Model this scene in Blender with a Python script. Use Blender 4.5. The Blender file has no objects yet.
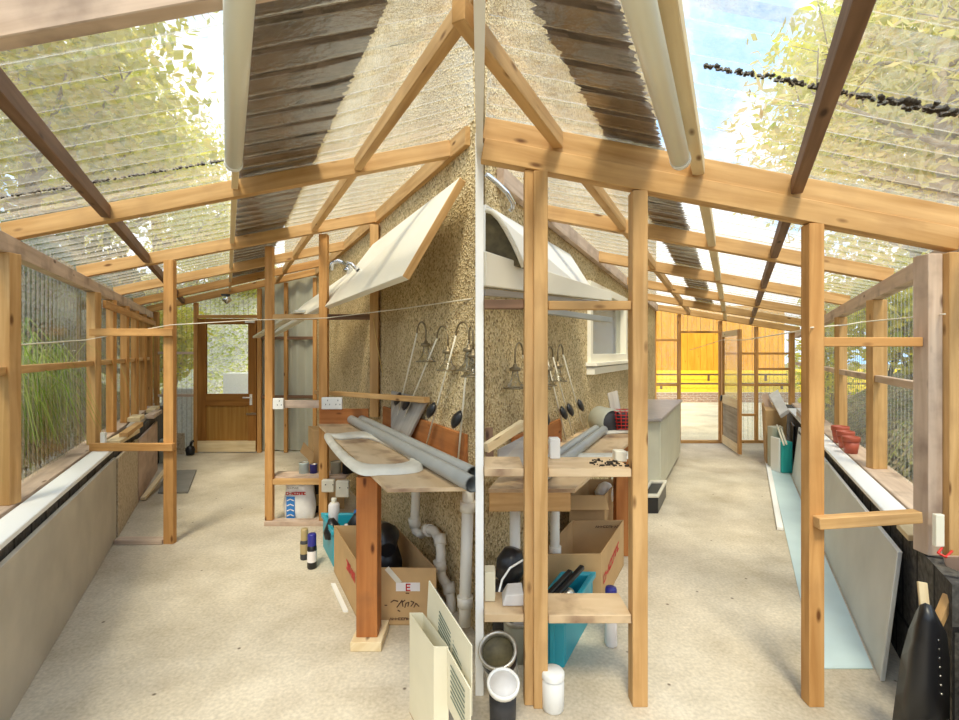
import bpy, bmesh, math, random
from mathutils import Vector, Matrix
random.seed(7)
C = bpy.context.scene
COL = C.collection
PI = math.pi
V = Vector

# ------------------------------------------------------------------ helpers
class MB:
    """collects boxes, beams, tubes ... and links them as ONE mesh object"""
    def __init__(s): s.v = []; s.f = []; s.uv = []; s.sm = []
    def _face(s, idx, axis=None, smooth=False):
        p = [s.v[i] for i in idx]
        if axis is None:
            e = [(p[(k+1) % len(p)] - p[k]) for k in range(len(p))]
            axis = max(e, key=lambda q: q.length)
        if axis.length < 1e-9: axis = V((1, 0, 0))
        a = axis.normalized()
        n = (p[1]-p[0]).cross(p[2]-p[0])
        if n.length < 1e-12: n = V((0, 0, 1))
        n.normalize()
        a = a - n*a.dot(n)
        if a.length < 1e-3:
            a = n.orthogonal()
        a.normalize(); b = n.cross(a)
        s.f.append(list(idx)); s.sm.append(smooth)
        s.uv.append([(q.dot(a), q.dot(b) + 3.1*abs(n.x) + 1.7*abs(n.z)) for q in p])
    def hexa(s, p, axis=None):
        i = len(s.v); s.v += [V(q) for q in p]
        if axis is None:
            es = [s.v[i+1]-s.v[i], s.v[i+3]-s.v[i], s.v[i+4]-s.v[i]]
            axis = max(es, key=lambda q: q.length)
        for q in ((0,3,2,1),(4,5,6,7),(0,1,5,4),(1,2,6,5),(2,3,7,6),(3,0,4,7)):
            s._face([i+k for k in q], axis)
        return s
    def box(s, x0, x1, y0, y1, z0, z1):
        return s.hexa([(x0,y0,z0),(x1,y0,z0),(x1,y1,z0),(x0,y1,z0),(x0,y0,z1),(x1,y0,z1),(x1,y1,z1),(x0,y1,z1)])
    def beam(s, p0, p1, w, h, up=(0,0,1)):
        p0 = V(p0); p1 = V(p1); d = (p1-p0).normalized(); up = V(up)
        if abs(d.dot(up)) > .98: up = V((0,1,0))
        r = d.cross(up).normalized(); u = r.cross(d)
        a = r*w/2; b = u*h/2
        return s.hexa([p0-a-b, p0+a-b, p1+a-b, p1-a-b, p0-a+b, p0+a+b, p1+a+b, p1-a+b], d)
    def tube(s, pts, r, seg=10, cap=True):
        pts = [V(p) for p in pts]; n = len(pts)
        rs = r if isinstance(r, (list, tuple)) else [r]*n
        i0 = len(s.v); prev = None
        for k, p in enumerate(pts):
            d = (pts[min(k+1, n-1)] - pts[max(k-1, 0)]).normalized()
            a = d.orthogonal() if prev is None else prev - d*prev.dot(d)
            if a.length < 1e-6: a = d.orthogonal()
            a.normalize(); prev = a; b = d.cross(a)
            for j in range(seg):
                t = 2*PI*j/seg
                s.v.append(p + (a*math.cos(t) + b*math.sin(t))*rs[k])
        for k in range(n-1):
            for j in range(seg):
                q = [i0+k*seg+j, i0+k*seg+(j+1) % seg, i0+(k+1)*seg+(j+1) % seg, i0+(k+1)*seg+j]
                s._face(q, pts[k+1]-pts[k], True)
        if cap:
            s._face([i0+j for j in range(seg)][::-1]); s._face([i0+(n-1)*seg+j for j in range(seg)])
        return s
    def lathe(s, prof, o, ax=(0,0,1), seg=20, squash=1.0):
        o = V(o); d = V(ax).normalized(); a = d.orthogonal().normalized(); b = d.cross(a)
        i0 = len(s.v)
        for r, z in prof:
            for j in range(seg):
                t = 2*PI*j/seg
                s.v.append(o + d*z + (a*math.cos(t) + b*math.sin(t)*squash)*max(r, 1e-4))
        for k in range(len(prof)-1):
            for j in range(seg):
                s._face([i0+k*seg+j, i0+k*seg+(j+1) % seg, i0+(k+1)*seg+(j+1) % seg, i0+(k+1)*seg+j], d, True)
        return s
    def prism(s, ring, dv):
        """closed polygon ring (3d points) extruded along dv"""
        i = len(s.v); n = len(ring); dv = V(dv)
        s.v += [V(q) for q in ring] + [V(q)+dv for q in ring]
        s._face([i+k for k in range(n)][::-1]); s._face([i+n+k for k in range(n)])
        for k in range(n): s._face([i+k, i+(k+1) % n, i+n+(k+1) % n, i+n+k])
        return s
    def quad(s, a, b, c, d, axis=None):
        i = len(s.v); s.v += [V(a), V(b), V(c), V(d)]; s._face([i, i+1, i+2, i+3], axis); return s
    def grid(s, rows, smooth=True):
        i = len(s.v); m = len(rows[0])
        for r in rows: s.v += [V(p) for p in r]
        for a in range(len(rows)-1):
            for b in range(m-1):
                s._face([i+a*m+b, i+a*m+b+1, i+(a+1)*m+b+1, i+(a+1)*m+b], None, smooth)
        return s
    def build(s, name, mat, parent=None, bevel=0, recalc=True, tag=None, solid=0):
        lo = V((min(p.x for p in s.v), min(p.y for p in s.v), min(p.z for p in s.v)))
        hi = V((max(p.x for p in s.v), max(p.y for p in s.v), max(p.z for p in s.v)))
        o = V(((lo.x+hi.x)/2, (lo.y+hi.y)/2, lo.z))
        me = bpy.data.meshes.new(name)
        me.from_pydata([p-o for p in s.v], [], s.f)
        uvl = me.uv_layers.new(name='UVMap')
        k = 0
        for fu in s.uv:
            for q in fu: uvl.data[k].uv = q; k += 1
        me.polygons.foreach_set('use_smooth', s.sm)
        if recalc:
            bm = bmesh.new(); bm.from_mesh(me); bmesh.ops.recalc_face_normals(bm, faces=bm.faces); bm.to_mesh(me); bm.free()
        me.materials.append(mat)
        ob = bpy.data.objects.new(name, me); COL.objects.link(ob)
        wl = o.copy()
        if parent is not None:
            ob.parent = parent; q = parent
            while q is not None: wl -= q.location; q = q.parent
        ob.location = wl
        if bevel:
            m = ob.modifiers.new('bevel', 'BEVEL'); m.width = bevel; m.segments = 1; m.limit_method = 'ANGLE'
        if solid:
            m = ob.modifiers.new('solid', 'SOLIDIFY'); m.thickness = solid; m.offset = 0
        if tag: setp(ob, *tag)
        return ob

def setp(o, label=None, cat=None, group=None, kind=None):
    if label: o['label'] = label
    if cat: o['category'] = cat
    if group: o['group'] = group
    if kind: o['kind'] = kind
    return o
def thing(name, label, cat, loc, group=None):
    o = bpy.data.objects.new(name, None); COL.objects.link(o); o.location = V(loc)
    o.empty_display_size = .1
    return setp(o, label, cat, group)
def struct(name, loc=(0,0,0)):
    o = bpy.data.objects.new(name, None); COL.objects.link(o); o.location = V(loc); o['kind'] = 'structure'; return o

# ------------------------------------------------------------------ materials
def newmat(name):
    m = bpy.data.materials.new(name); m.use_nodes = True
    nt = m.node_tree; return m, nt, nt.nodes['Principled BSDF'], nt.nodes['Material Output']
def N(nt, t, **kw):
    n = nt.nodes.new(t)
    for k, v in kw.items():
        if k in n.inputs: n.inputs[k].default_value = v
        else: setattr(n, k, v)
    return n
def ramp(nt, stops, interp='LINEAR'):
    r = nt.nodes.new('ShaderNodeValToRGB'); e = r.color_ramp.elements
    r.color_ramp.interpolation = interp
    while len(e) < len(stops): e.new(.5)
    for k, (p, c) in enumerate(stops):
        e[k].position = p; e[k].color = (*c, 1) if len(c) == 3 else c
    return r
def plain(name, col, rough=.5, metal=0, spec=.5, vary=.0, scale=6, bump=0):
    m, nt, b, o = newmat(name); L = nt.links.new
    b.inputs['Base Color'].default_value = (*col, 1); b.inputs['Roughness'].default_value = rough
    b.inputs['Metallic'].default_value = metal; b.inputs['Specular IOR Level'].default_value = spec
    if vary or bump:
        tc = N(nt, 'ShaderNodeTexCoord'); no = N(nt, 'ShaderNodeTexNoise', Scale=scale, Detail=6.0)
        L(tc.outputs['Object'], no.inputs['Vector'])
        r = ramp(nt, [(.3, tuple(max(0, c*(1-vary)) for c in col)), (.7, tuple(min(1, c*(1+vary)) for c in col))])
        L(no.outputs['Fac'], r.inputs['Fac']); L(r.outputs['Color'], b.inputs['Base Color'])
        if bump:
            bp = N(nt, 'ShaderNodeBump', Strength=bump, Distance=.01); L(no.outputs['Fac'], bp.inputs['Height']); L(bp.outputs['Normal'], b.inputs['Normal'])
    return m
def wood(name, c1, c2, dark=None, knots=True, rough=.65, su=1.6, sv=22, dirt=0.0, dirtcol=(.09,.06,.04)):
    m, nt, b, o = newmat(name); L = nt.links.new
    uv = N(nt, 'ShaderNodeUVMap'); oi = N(nt, 'ShaderNodeObjectInfo')
    mul = N(nt, 'ShaderNodeMath', operation='MULTIPLY'); L(oi.outputs['Random'], mul.inputs[0]); mul.inputs[1].default_value = 40
    cb = N(nt, 'ShaderNodeCombineXYZ'); L(mul.outputs[0], cb.inputs[0]); L(mul.outputs[0], cb.inputs[1])
    add = N(nt, 'ShaderNodeVectorMath', operation='ADD'); L(uv.outputs['UV'], add.inputs[0]); L(cb.outputs[0], add.inputs[1])
    mp = N(nt, 'ShaderNodeMapping'); mp.inputs['Scale'].default_value = (su, sv, 1); L(add.outputs[0], mp.inputs['Vector'])
    n1 = N(nt, 'ShaderNodeTexNoise', Scale=1.0, Detail=5.0, Distortion=.6); L(mp.outputs[0], n1.inputs['Vector'])
    r1 = ramp(nt, [(.28, c2), (.5, tuple((a+q)/2 for a, q in zip(c1, c2))), (.7, c1)]); L(n1.outputs['Fac'], r1.inputs['Fac'])
    col = r1.outputs['Color']
    if knots:
        mk = N(nt, 'ShaderNodeMapping'); mk.inputs['Scale'].default_value = (3.2, 9, 1); L(add.outputs[0], mk.inputs['Vector'])
        vo = N(nt, 'ShaderNodeTexVoronoi', Scale=1.0); L(mk.outputs[0], vo.inputs['Vector'])
        rk = ramp(nt, [(.05, (1,1,1)), (.13, (0,0,0))]); L(vo.outputs['Distance'], rk.inputs['Fac'])
        mx = N(nt, 'ShaderNodeMix', data_type='RGBA'); L(rk.outputs['Color'], mx.inputs['Factor'])
        L(col, mx.inputs['A']); mx.inputs['B'].default_value = (c2[0]*.35, c2[1]*.28, c2[2]*.25, 1)
        col = mx.outputs['Result']
    if dirt:
        n2 = N(nt, 'ShaderNodeTexNoise', Scale=4.0, Detail=7.0); L(add.outputs[0], n2.inputs['Vector'])
        r2 = ramp(nt, [(.5, (0,0,0)), (.68, (dirt,dirt,dirt))]); L(n2.outputs['Fac'], r2.inputs['Fac'])
        mx = N(nt, 'ShaderNodeMix', data_type='RGBA'); L(r2.outputs['Color'], mx.inputs['Factor'])
        L(col, mx.inputs['A']); mx.inputs['B'].default_value = (*dirtcol, 1); col = mx.outputs['Result']
    L(col, b.inputs['Base Color']); b.inputs['Roughness'].default_value = rough
    b.inputs['Specular IOR Level'].default_value = .25
    bp = N(nt, 'ShaderNodeBump', Strength=.25, Distance=.003); L(n1.outputs['Fac'], bp.inputs['Height']); L(bp.outputs['Normal'], b.inputs['Normal'])
    return m
def speckle(name, cols, scale=90, bump=.8, big=None, bigamt=.4, dist=.01, rough=.95):
    m, nt, b, o = newmat(name); L = nt.links.new
    ge = N(nt, 'ShaderNodeNewGeometry')
    vo = N(nt, 'ShaderNodeTexVoronoi', Scale=float(scale)); L(ge.outputs['Position'], vo.inputs['Vector'])
    sp = N(nt, 'ShaderNodeSeparateColor'); L(vo.outputs['Color'], sp.inputs[0])
    k = len(cols); r = ramp(nt, [(i/(k-1), c) for i, c in enumerate(cols)]); L(sp.outputs[0], r.inputs['Fac'])
    col = r.outputs['Color']
    if big:
        no = N(nt, 'ShaderNodeTexNoise', Scale=1.3, Detail=6.0); L(ge.outputs['Position'], no.inputs['Vector'])
        rb = ramp(nt, [(.42, (0,0,0)), (.65, (bigamt,)*3)]); L(no.outputs['Fac'], rb.inputs['Fac'])
        mx = N(nt, 'ShaderNodeMix', data_type='RGBA'); L(rb.outputs['Color'], mx.inputs['Factor']); L(col, mx.inputs['A']); mx.inputs['B'].default_value = (*big, 1); col = mx.outputs['Result']
    L(col, b.inputs['Base Color']); b.inputs['Roughness'].default_value = rough; b.inputs['Specular IOR Level'].default_value = .2
    bp = N(nt, 'ShaderNodeBump', Strength=bump, Distance=dist); L(vo.outputs['Distance'], bp.inputs['Height']); L(bp.outputs['Normal'], b.inputs['Normal'])
    return m
def clear(name, tint=(.95,.97,.93), haze=.14, hazecol=(.95,.95,.9), gloss=.5, graze=.22):
    """clear corrugated plastic: see-through, slightly milky, glossy at grazing angles"""
    m, nt, b, o = newmat(name); L = nt.links.new; nt.nodes.remove(b)
    tr = N(nt, 'ShaderNodeBsdfTransparent'); tr.inputs['Color'].default_value = (*tint, 1)
    tl = N(nt, 'ShaderNodeBsdfTranslucent'); tl.inputs['Color'].default_value = (*hazecol, 1)
    gl = N(nt, 'ShaderNodeBsdfGlossy', Roughness=.12)
    ge = N(nt, 'ShaderNodeNewGeometry'); no = N(nt, 'ShaderNodeTexNoise', Scale=38.0, Detail=6.0); L(ge.outputs['Position'], no.inputs['Vector'])
    rr = ramp(nt, [(.35, (haze*.45,)*3), (.7, (min(1, haze*1.7),)*3)]); L(no.outputs['Fac'], rr.inputs['Fac'])
    lw = N(nt, 'ShaderNodeLayerWeight', Blend=.5); rf = ramp(nt, [(.55, (0,0,0)), (.97, (graze,)*3)]); L(lw.outputs['Facing'], rf.inputs['Fac'])
    ad = N(nt, 'ShaderNodeMath', operation='ADD', use_clamp=True); L(rr.outputs['Color'], ad.inputs[0]); L(rf.outputs['Color'], ad.inputs[1])
    m1 = N(nt, 'ShaderNodeMixShader'); L(ad.outputs[0], m1.inputs[0]); L(tr.outputs[0], m1.inputs[1]); L(tl.outputs[0], m1.inputs[2])
    fr = N(nt, 'ShaderNodeFresnel', IOR=1.35); fm = N(nt, 'ShaderNodeMath', operation='MULTIPLY'); L(fr.outputs[0], fm.inputs[0]); fm.inputs[1].default_value = gloss
    m2 = N(nt, 'ShaderNodeMixShader'); L(fm.outputs[0], m2.inputs[0]); L(m1.outputs[0], m2.inputs[1]); L(gl.outputs[0], m2.inputs[2])
    bp = N(nt, 'ShaderNodeBump', Strength=.3, Distance=.01); L(no.outputs['Fac'], bp.inputs['Height']); L(bp.outputs['Normal'], gl.inputs['Normal'])
    L(m2.outputs[0], o.inputs['Surface'])
    return m
def leafmat(name, cols, trans=.5):
    m, nt, b, o = newmat(name); L = nt.links.new; nt.nodes.remove(b)
    ge = N(nt, 'ShaderNodeNewGeometry'); k = len(cols)
    r = ramp(nt, [(i/(k-1), c) for i, c in enumerate(cols)]); L(ge.outputs['Random Per Island'], r.inputs['Fac'])
    d = N(nt, 'ShaderNodeBsdfDiffuse'); t = N(nt, 'ShaderNodeBsdfTranslucent'); L(r.outputs[0], d.inputs[0]); L(r.outputs[0], t.inputs[0])
    mx = N(nt, 'ShaderNodeMixShader'); mx.inputs[0].default_value = trans; L(d.outputs[0], mx.inputs[1]); L(t.outputs[0], mx.inputs[2]); L(mx.outputs[0], o.inputs['Surface'])
    return m
def concrete(name, c1, c2, stain):
    m, nt, b, o = newmat(name); L = nt.links.new
    ge = N(nt, 'ShaderNodeNewGeometry')
    n1 = N(nt, 'ShaderNodeTexNoise', Scale=1.6, Detail=9.0, Roughness=.65); L(ge.outputs['Position'], n1.inputs['Vector'])
    r1 = ramp(nt, [(.3, c2), (.62, c1)]); L(n1.outputs['Fac'], r1.inputs['Fac'])
    n2 = N(nt, 'ShaderNodeTexNoise', Scale=1.1, Detail=4.0)
    mp = N(nt, 'ShaderNodeMapping'); mp.inputs['Location'].default_value = (5, 2, 1); L(ge.outputs['Position'], mp.inputs['Vector']); L(mp.outputs[0], n2.inputs['Vector'])
    r2 = ramp(nt, [(.54, (0,0,0)), (.74, (.7,.7,.7))]); L(n2.outputs['Fac'], r2.inputs['Fac'])
    mx = N(nt, 'ShaderNodeMix', data_type='RGBA'); L(r2.outputs[0], mx.inputs['Factor']); L(r1.outputs[0], mx.inputs['A']); mx.inputs['B'].default_value = (*stain, 1)
    vo = N(nt, 'ShaderNodeTexVoronoi', Scale=5.5); L(ge.outputs['Position'], vo.inputs['Vector'])
    n3 = N(nt, 'ShaderNodeTexNoise', Scale=55.0, Detail=3.0); L(ge.outputs['Position'], n3.inputs['Vector'])
    r3 = ramp(nt, [(.03, (1,1,1)), (.065, (0,0,0))]); L(vo.outputs['Distance'], r3.inputs['Fac'])
    m2 = N(nt, 'ShaderNodeMix', data_type='RGBA'); L(r3.outputs[0], m2.inputs['Factor']); L(mx.outputs['Result'], m2.inputs['A']); m2.inputs['B'].default_value = (.16,.12,.09,1)
    r4 = ramp(nt, [(.3, (.82,)*3), (.7, (1.08,)*3)]); L(n3.outputs['Fac'], r4.inputs['Fac'])
    m3 = N(nt, 'ShaderNodeMix', data_type='RGBA', blend_type='MULTIPLY'); m3.inputs['Factor'].default_value = 1; L(m2.outputs['Result'], m3.inputs['A']); L(r4.outputs[0], m3.inputs['B'])
    L(m3.outputs['Result'], b.inputs['Base Color']); b.inputs['Roughness'].default_value = .8; b.inputs['Specular IOR Level'].default_value = .25
    bp = N(nt, 'ShaderNodeBump', Strength=.25, Distance=.005); L(n3.outputs['Fac'], bp.inputs['Height']); L(bp.outputs['Normal'], b.inputs['Normal'])
    return m
def brick(name, c1, c2, mortar, sx, bw=.4, rh=.2, ms=.02):
    m, nt, b, o = newmat(name); L = nt.links.new
    uv = N(nt, 'ShaderNodeUVMap'); br = N(nt, 'ShaderNodeTexBrick', Scale=sx); L(uv.outputs[0], br.inputs['Vector'])
    br.inputs['Color1'].default_value = (*c1,1); br.inputs['Color2'].default_value = (*c2,1); br.inputs['Mortar'].default_value = (*mortar,1)
    br.inputs['Brick Width'].default_value = bw; br.inputs['Row Height'].default_value = rh; br.inputs['Mortar Size'].default_value = ms
    no = N(nt, 'ShaderNodeTexNoise', Scale=30.0, Detail=6.0); L(uv.outputs[0], no.inputs['Vector'])
    rr = ramp(nt, [(.3,(.45,)*3), (.7,(1.35,)*3)]); L(no.outputs['Fac'], rr.inputs['Fac'])
    mx = N(nt, 'ShaderNodeMix', data_type='RGBA', blend_type='MULTIPLY'); mx.inputs['Factor'].default_value = 1; L(br.outputs['Color'], mx.inputs['A']); L(rr.outputs[0], mx.inputs['B'])
    L(mx.outputs['Result'], b.inputs['Base Color']); b.inputs['Roughness'].default_value = .95
    bp = N(nt, 'ShaderNodeBump', Strength=.6, Distance=.02); L(no.outputs['Fac'], bp.inputs['Height']); L(bp.outputs['Normal'], b.inputs['Normal'])
    return m

M = {}
M['pine'] = wood('pine', (.67,.42,.185), (.45,.245,.085), dirt=.25, dirtcol=(.25,.13,.06))
M['pine_o'] = wood('orange_pine', (.65,.36,.13), (.44,.205,.06), dirt=.2, dirtcol=(.2,.09,.03))
M['pine_w'] = wood('weathered_pine', (.68,.53,.41), (.48,.35,.26), dirt=.55, dirtcol=(.14,.09,.07))
M['pine_b'] = wood('dark_stained_timber', (.26,.15,.09), (.13,.07,.04), dirt=.3)
M['pine_p'] = wood('pale_batten_wood', (.80,.66,.42), (.66,.50,.28), dirt=.1)
M['pine_r'] = wood('red_brown_timber', (.50,.20,.06), (.33,.11,.03), dirt=.3)
M['door_wood'] = wood('varnished_door_wood', (.36,.16,.035), (.22,.085,.015), knots=False, su=1.2, sv=14)
M['door_panel'] = wood('door_panel_wood', (.40,.21,.05), (.27,.12,.022), knots=False, su=1.0, sv=20)
M['grey_door'] = wood('weathered_door_panel', (.40,.33,.24), (.22,.17,.11), knots=False, dirt=.4)
M['ply'] = wood('stained_plywood', (.72,.55,.35), (.55,.38,.21), knots=False, su=1.5, sv=7, dirt=.9, dirtcol=(.22,.12,.07))
M['ply_p'] = wood('pink_plywood', (.62,.46,.36), (.46,.32,.24), knots=False, su=1.5, sv=9, dirt=.3)
M['grey_wood'] = wood('grey_weathered_board', (.50,.46,.40), (.34,.30,.26), knots=False)
M['board_dark'] = wood('blackened_roof_board', (.20,.14,.105), (.085,.06,.045), knots=False, su=6, sv=3, dirt=1.0, dirtcol=(.012,.009,.008))
M['chip'] = speckle('chipboard', [(.50,.41,.29),(.60,.50,.36),(.40,.31,.21)], 55, .2, dist=.002)
M['panel'] = plain('grey_beige_panel_board', (.50,.45,.36), .7, vary=.14, scale=3)
M['panel_w'] = plain('pale_panel_board', (.62,.62,.58), .6, vary=.12, scale=2)
M['concrete'] = concrete('concrete_floor', (.66,.59,.47), (.45,.385,.28), (.34,.27,.19))
M['dash'] = speckle('pebbledash', [(.28,.19,.09),(.57,.43,.22),(.74,.58,.32),(.84,.70,.43),(.63,.48,.26)], 75, .8, big=(.34,.23,.11), bigamt=.45, dist=.015)
M['roofclear'] = clear('clear_roof_plastic', (.98,.985,.96), .09, (.92,.93,.86), .3)
M['wallclear'] = clear('clear_wall_plastic', (.95,.97,.95), .13, (.88,.92,.92), .35)
M['glass'] = clear('door_glass', (.97,.98,.97), .02, (1,1,1), .4, .0)
M['white'] = plain('white_plastic', (.82,.82,.79), .4)
M['wpaint'] = plain('white_painted_timber', (.90,.90,.88), .6)
M['upvc'] = plain('cream_window_frame', (.84,.80,.66), .35)
M['cream'] = plain('cream_laminate', (.80,.76,.64), .4, vary=.05, scale=2)
M['cream_card'] = plain('cream_card', (.72,.67,.50), .7, vary=.04)
M['ring'] = plain('cream_plastic_trim', (.70,.66,.55), .45, vary=.12, scale=9)
M['pvc'] = plain('grey_pvc', (.36,.37,.35), .35, vary=.08, scale=7)
M['waste'] = plain('off_white_pipe', (.76,.72,.62), .4)
M['steel'] = plain('grey_green_steel', (.46,.46,.37), .5, vary=.08, scale=2)
M['card'] = plain('cardboard', (.55,.35,.16), .85, vary=.10, scale=5)
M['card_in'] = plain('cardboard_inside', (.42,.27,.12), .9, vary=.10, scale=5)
M['turq'] = plain('turquoise_plastic', (.02,.36,.46), .4)
M['teal'] = plain('teal_fabric', (.03,.42,.40), .6)
M['black'] = plain('black_plastic', (.012,.012,.014), .35)
M['dark'] = plain('dark_clutter', (.04,.04,.045), .6)
M['chrome'] = plain('chrome', (.75,.76,.78), .12, 1)
M['wire'] = plain('bronze_wire', (.24,.19,.11), .4, .6)
M['stake'] = plain('pale_metal_stake', (.85,.80,.65), .4, .0)
M['lampglass'] = clear('lantern_glass', (.93,.93,.88), .22, (.95,.92,.8), 1.0)
M['terra'] = plain('terracotta_plastic', (.42,.09,.05), .5)
M['block'] = brick('dark_block_wall', (.055,.05,.045), (.11,.10,.085), (.012,.01,.01), 1, .22, .5, .012)
M['stone'] = speckle('rough_stone_wall', [(.10,.08,.06),(.24,.20,.15),(.05,.04,.035)], 40, 1.0, dist=.03)
M['redbrick'] = brick('low_brick_wall', (.42,.25,.17), (.52,.34,.24), (.6,.5,.4), 1, .22, .075, .012)
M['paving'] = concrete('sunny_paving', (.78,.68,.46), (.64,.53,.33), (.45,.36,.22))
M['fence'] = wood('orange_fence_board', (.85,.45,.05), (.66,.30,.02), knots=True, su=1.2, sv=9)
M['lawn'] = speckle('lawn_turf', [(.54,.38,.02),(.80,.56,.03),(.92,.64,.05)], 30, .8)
M['soil'] = speckle('brown_bank_soil', [(.20,.15,.09),(.36,.29,.18),(.28,.27,.10),(.16,.12,.08)], 14, 1.0, dist=.05)
M['rock'] = speckle('pale_rock_bank', [(.58,.52,.42),(.80,.74,.60),(.46,.48,.08),(.86,.80,.66),(.72,.68,.16)], 12, 1.0, dist=.08)
M['bark'] = plain('bark', (.34,.28,.21), .9, vary=.3, scale=12)
M['leaf_y'] = leafmat('yellow_green_leaves', [(.56,.58,.04),(.86,.80,.10),(.66,.66,.14),(.90,.76,.20),(.38,.46,.04)], .6)
M['leaf_p'] = leafmat('pale_leaves', [(.70,.70,.26),(.90,.84,.40),(.66,.62,.16),(.88,.72,.42),(.56,.58,.20)], .6)
M['leaf_d'] = leafmat('dark_leaves', [(.05,.08,.02),(.10,.15,.03),(.16,.20,.05)])
M['blade'] = leafmat('grass_blades', [(.16,.28,.03),(.30,.42,.07),(.42,.50,.16),(.10,.20,.02)], .4)
M['litter'] = plain('dark_leaf_litter', (.035,.025,.015), .9)
M['ink'] = plain('dark_printing', (.05,.045,.035), .7)
M['ink_b'] = plain('brown_printing', (.12,.06,.03), .8)
M['ink_g'] = plain('grey_green_printing', (.13,.17,.13), .7)
M['red'] = plain('red_printing', (.60,.03,.03), .6)
M['redp'] = plain('red_plastic', (.65,.03,.02), .4)
M['blue'] = plain('blue_printing', (.03,.20,.55), .6)
M['navy'] = plain('navy_cap', (.03,.03,.24), .35)
M['label_w'] = plain('white_label', (.80,.76,.74), .6)
M['sack'] = plain('white_plastic_sack', (.88,.88,.85), .5, vary=.1, scale=9, bump=.5)
M['olive'] = plain('olive_paint_residue', (.10,.08,.035), .6, vary=.4, scale=20)
M['can'] = plain('silver_can', (.55,.52,.45), .3, .8)
M['gold'] = plain('tan_spray_can', (.40,.30,.14), .4)
M['worktop'] = plain('grey_worktop', (.34,.30,.28), .35, vary=.12, scale=8)
M['cab'] = plain('sage_cream_cabinet', (.56,.54,.42), .5, vary=.05)
M['mat'] = plain('grey_floor_board', (.20,.19,.17), .7, vary=.12, scale=6)
M['blueboard'] = plain('pale_blue_sheet', (.56,.70,.72), .45, vary=.06, scale=3)
M['string'] = plain('pale_string', (.78,.72,.58), .8)
M['ycable'] = plain('yellow_cable', (.62,.42,.14), .6)
M['paper'] = plain('paper', (.66,.64,.62), .7, vary=.1, scale=14)
M['tube'] = plain('light_diffuser', (.74,.72,.60), .3)
M['blind'] = plain('cream_blind', (.62,.58,.44), .7)

# ------------------------------------------------------------------ the two wings
# The lean-to wraps a house corner: two wings leave the corner, each a little under 30 degrees off the view.
F, PY, EYE = 480.0, 352.0, 1.6
class Wing:
    def __init__(s, vx): s.vx = vx; s.k = (vx-479.5)/F
    def W(s, u, y, z): return V((u + s.k*y, y, z))                      # u across the wing, y along it
    def at(s, px, py, y): return V(((px-479.5)*y/F, y, EYE-(py-PY)*y/F))
    def U(s, px, y): return (px-s.vx)*y/F
    def sbox(s, mb, u0, u1, y0, y1, z0, z1):                             # follows the wing's walls
        W = s.W
        return mb.hexa([W(u0,y0,z0),W(u1,y0,z0),W(u1,y1,z0),W(u0,y1,z0),W(u0,y0,z1),W(u1,y0,z1),W(u1,y1,z1),W(u0,y1,z1)])
    def post(s, mb, u, y, z0, z1, w=.085, d=.05):
        p = s.W(u, y, 0); return mb.box(p.x-w/2, p.x+w/2, p.y-d/2, p.y+d/2, z0, z1)
A = Wing(227.0); B = Wing(735.0)
UA, UB = 1.44, -1.40          # house walls
def zA(u, y=0): return 2.93 - .225*(UA-u)
def zB(u, y): return 2.72 - .045*(y-2.2) - (.19-.005*(y-2.2))*(u-UB)

def part(parent, name, mat, fn, bevel=.003, **kw):
    mb = MB(); fn(mb); return mb.build(name, mat, parent, bevel=bevel, **kw)

# ------------------------------------------------------------------ floor
ring = [(-1.4,-1.6,0), (-1.4,0,0), A.W(-1.3,7.75,0), A.W(UA+.1,7.75,0), (0,2.75,0), B.W(UB-.1,8.55,0), B.W(1.2,8.55,0), (1.3,0,0), (1.3,-1.6,0)]
MB().prism([V(p) for p in ring], (0,0,-.15)).build('floor', M['concrete'], tag=(None,None,None,'structure'))

# ------------------------------------------------------------------ house walls
mb = MB()
a0, a1 = V((0,2.70,0)), A.W(UA,12,0)
mb.hexa([a0, a1, a1+V((.25,.0,0)), V((0,3.2,0)), a0+V((0,0,6)), a1+V((0,0,6)), a1+V((.25,0,6)), V((0,3.2,6))])
mb.build('wall_house_left', M['dash'], tag=(None,None,None,'structure'))
WY0, WY1, WZ0, WZ1 = 4.55, 6.1, 1.5, 2.28
mb = MB()
def hw(y0, y1, z0, z1):
    p, q = B.W(UB,y0,0), B.W(UB,y1,0); t = V((-.2,0,0))
    mb.hexa([p+V((0,0,z0)), q+V((0,0,z0)), q+t+V((0,0,z0)), p+t+V((0,0,z0)), p+V((0,0,z1)), q+V((0,0,z1)), q+t+V((0,0,z1)), p+t+V((0,0,z1))])
hw(3.02, WY0, 0, 6); hw(WY1, 8.55, 0, 6); hw(WY0, WY1, 0, WZ0); hw(WY0, WY1, WZ1, 6)
mb.hexa([V((.03,2.69,0)), B.W(UB,3.02,0), B.W(UB-.2,3.02,0), V((.005,3.02,0)), V((.03,2.69,6)), B.W(UB,3.02,6), B.W(UB-.2,3.02,6), V((.005,3.02,6))])
mb.build('wall_house_right', M['dash'], tag=(None,None,None,'structure'))
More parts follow.
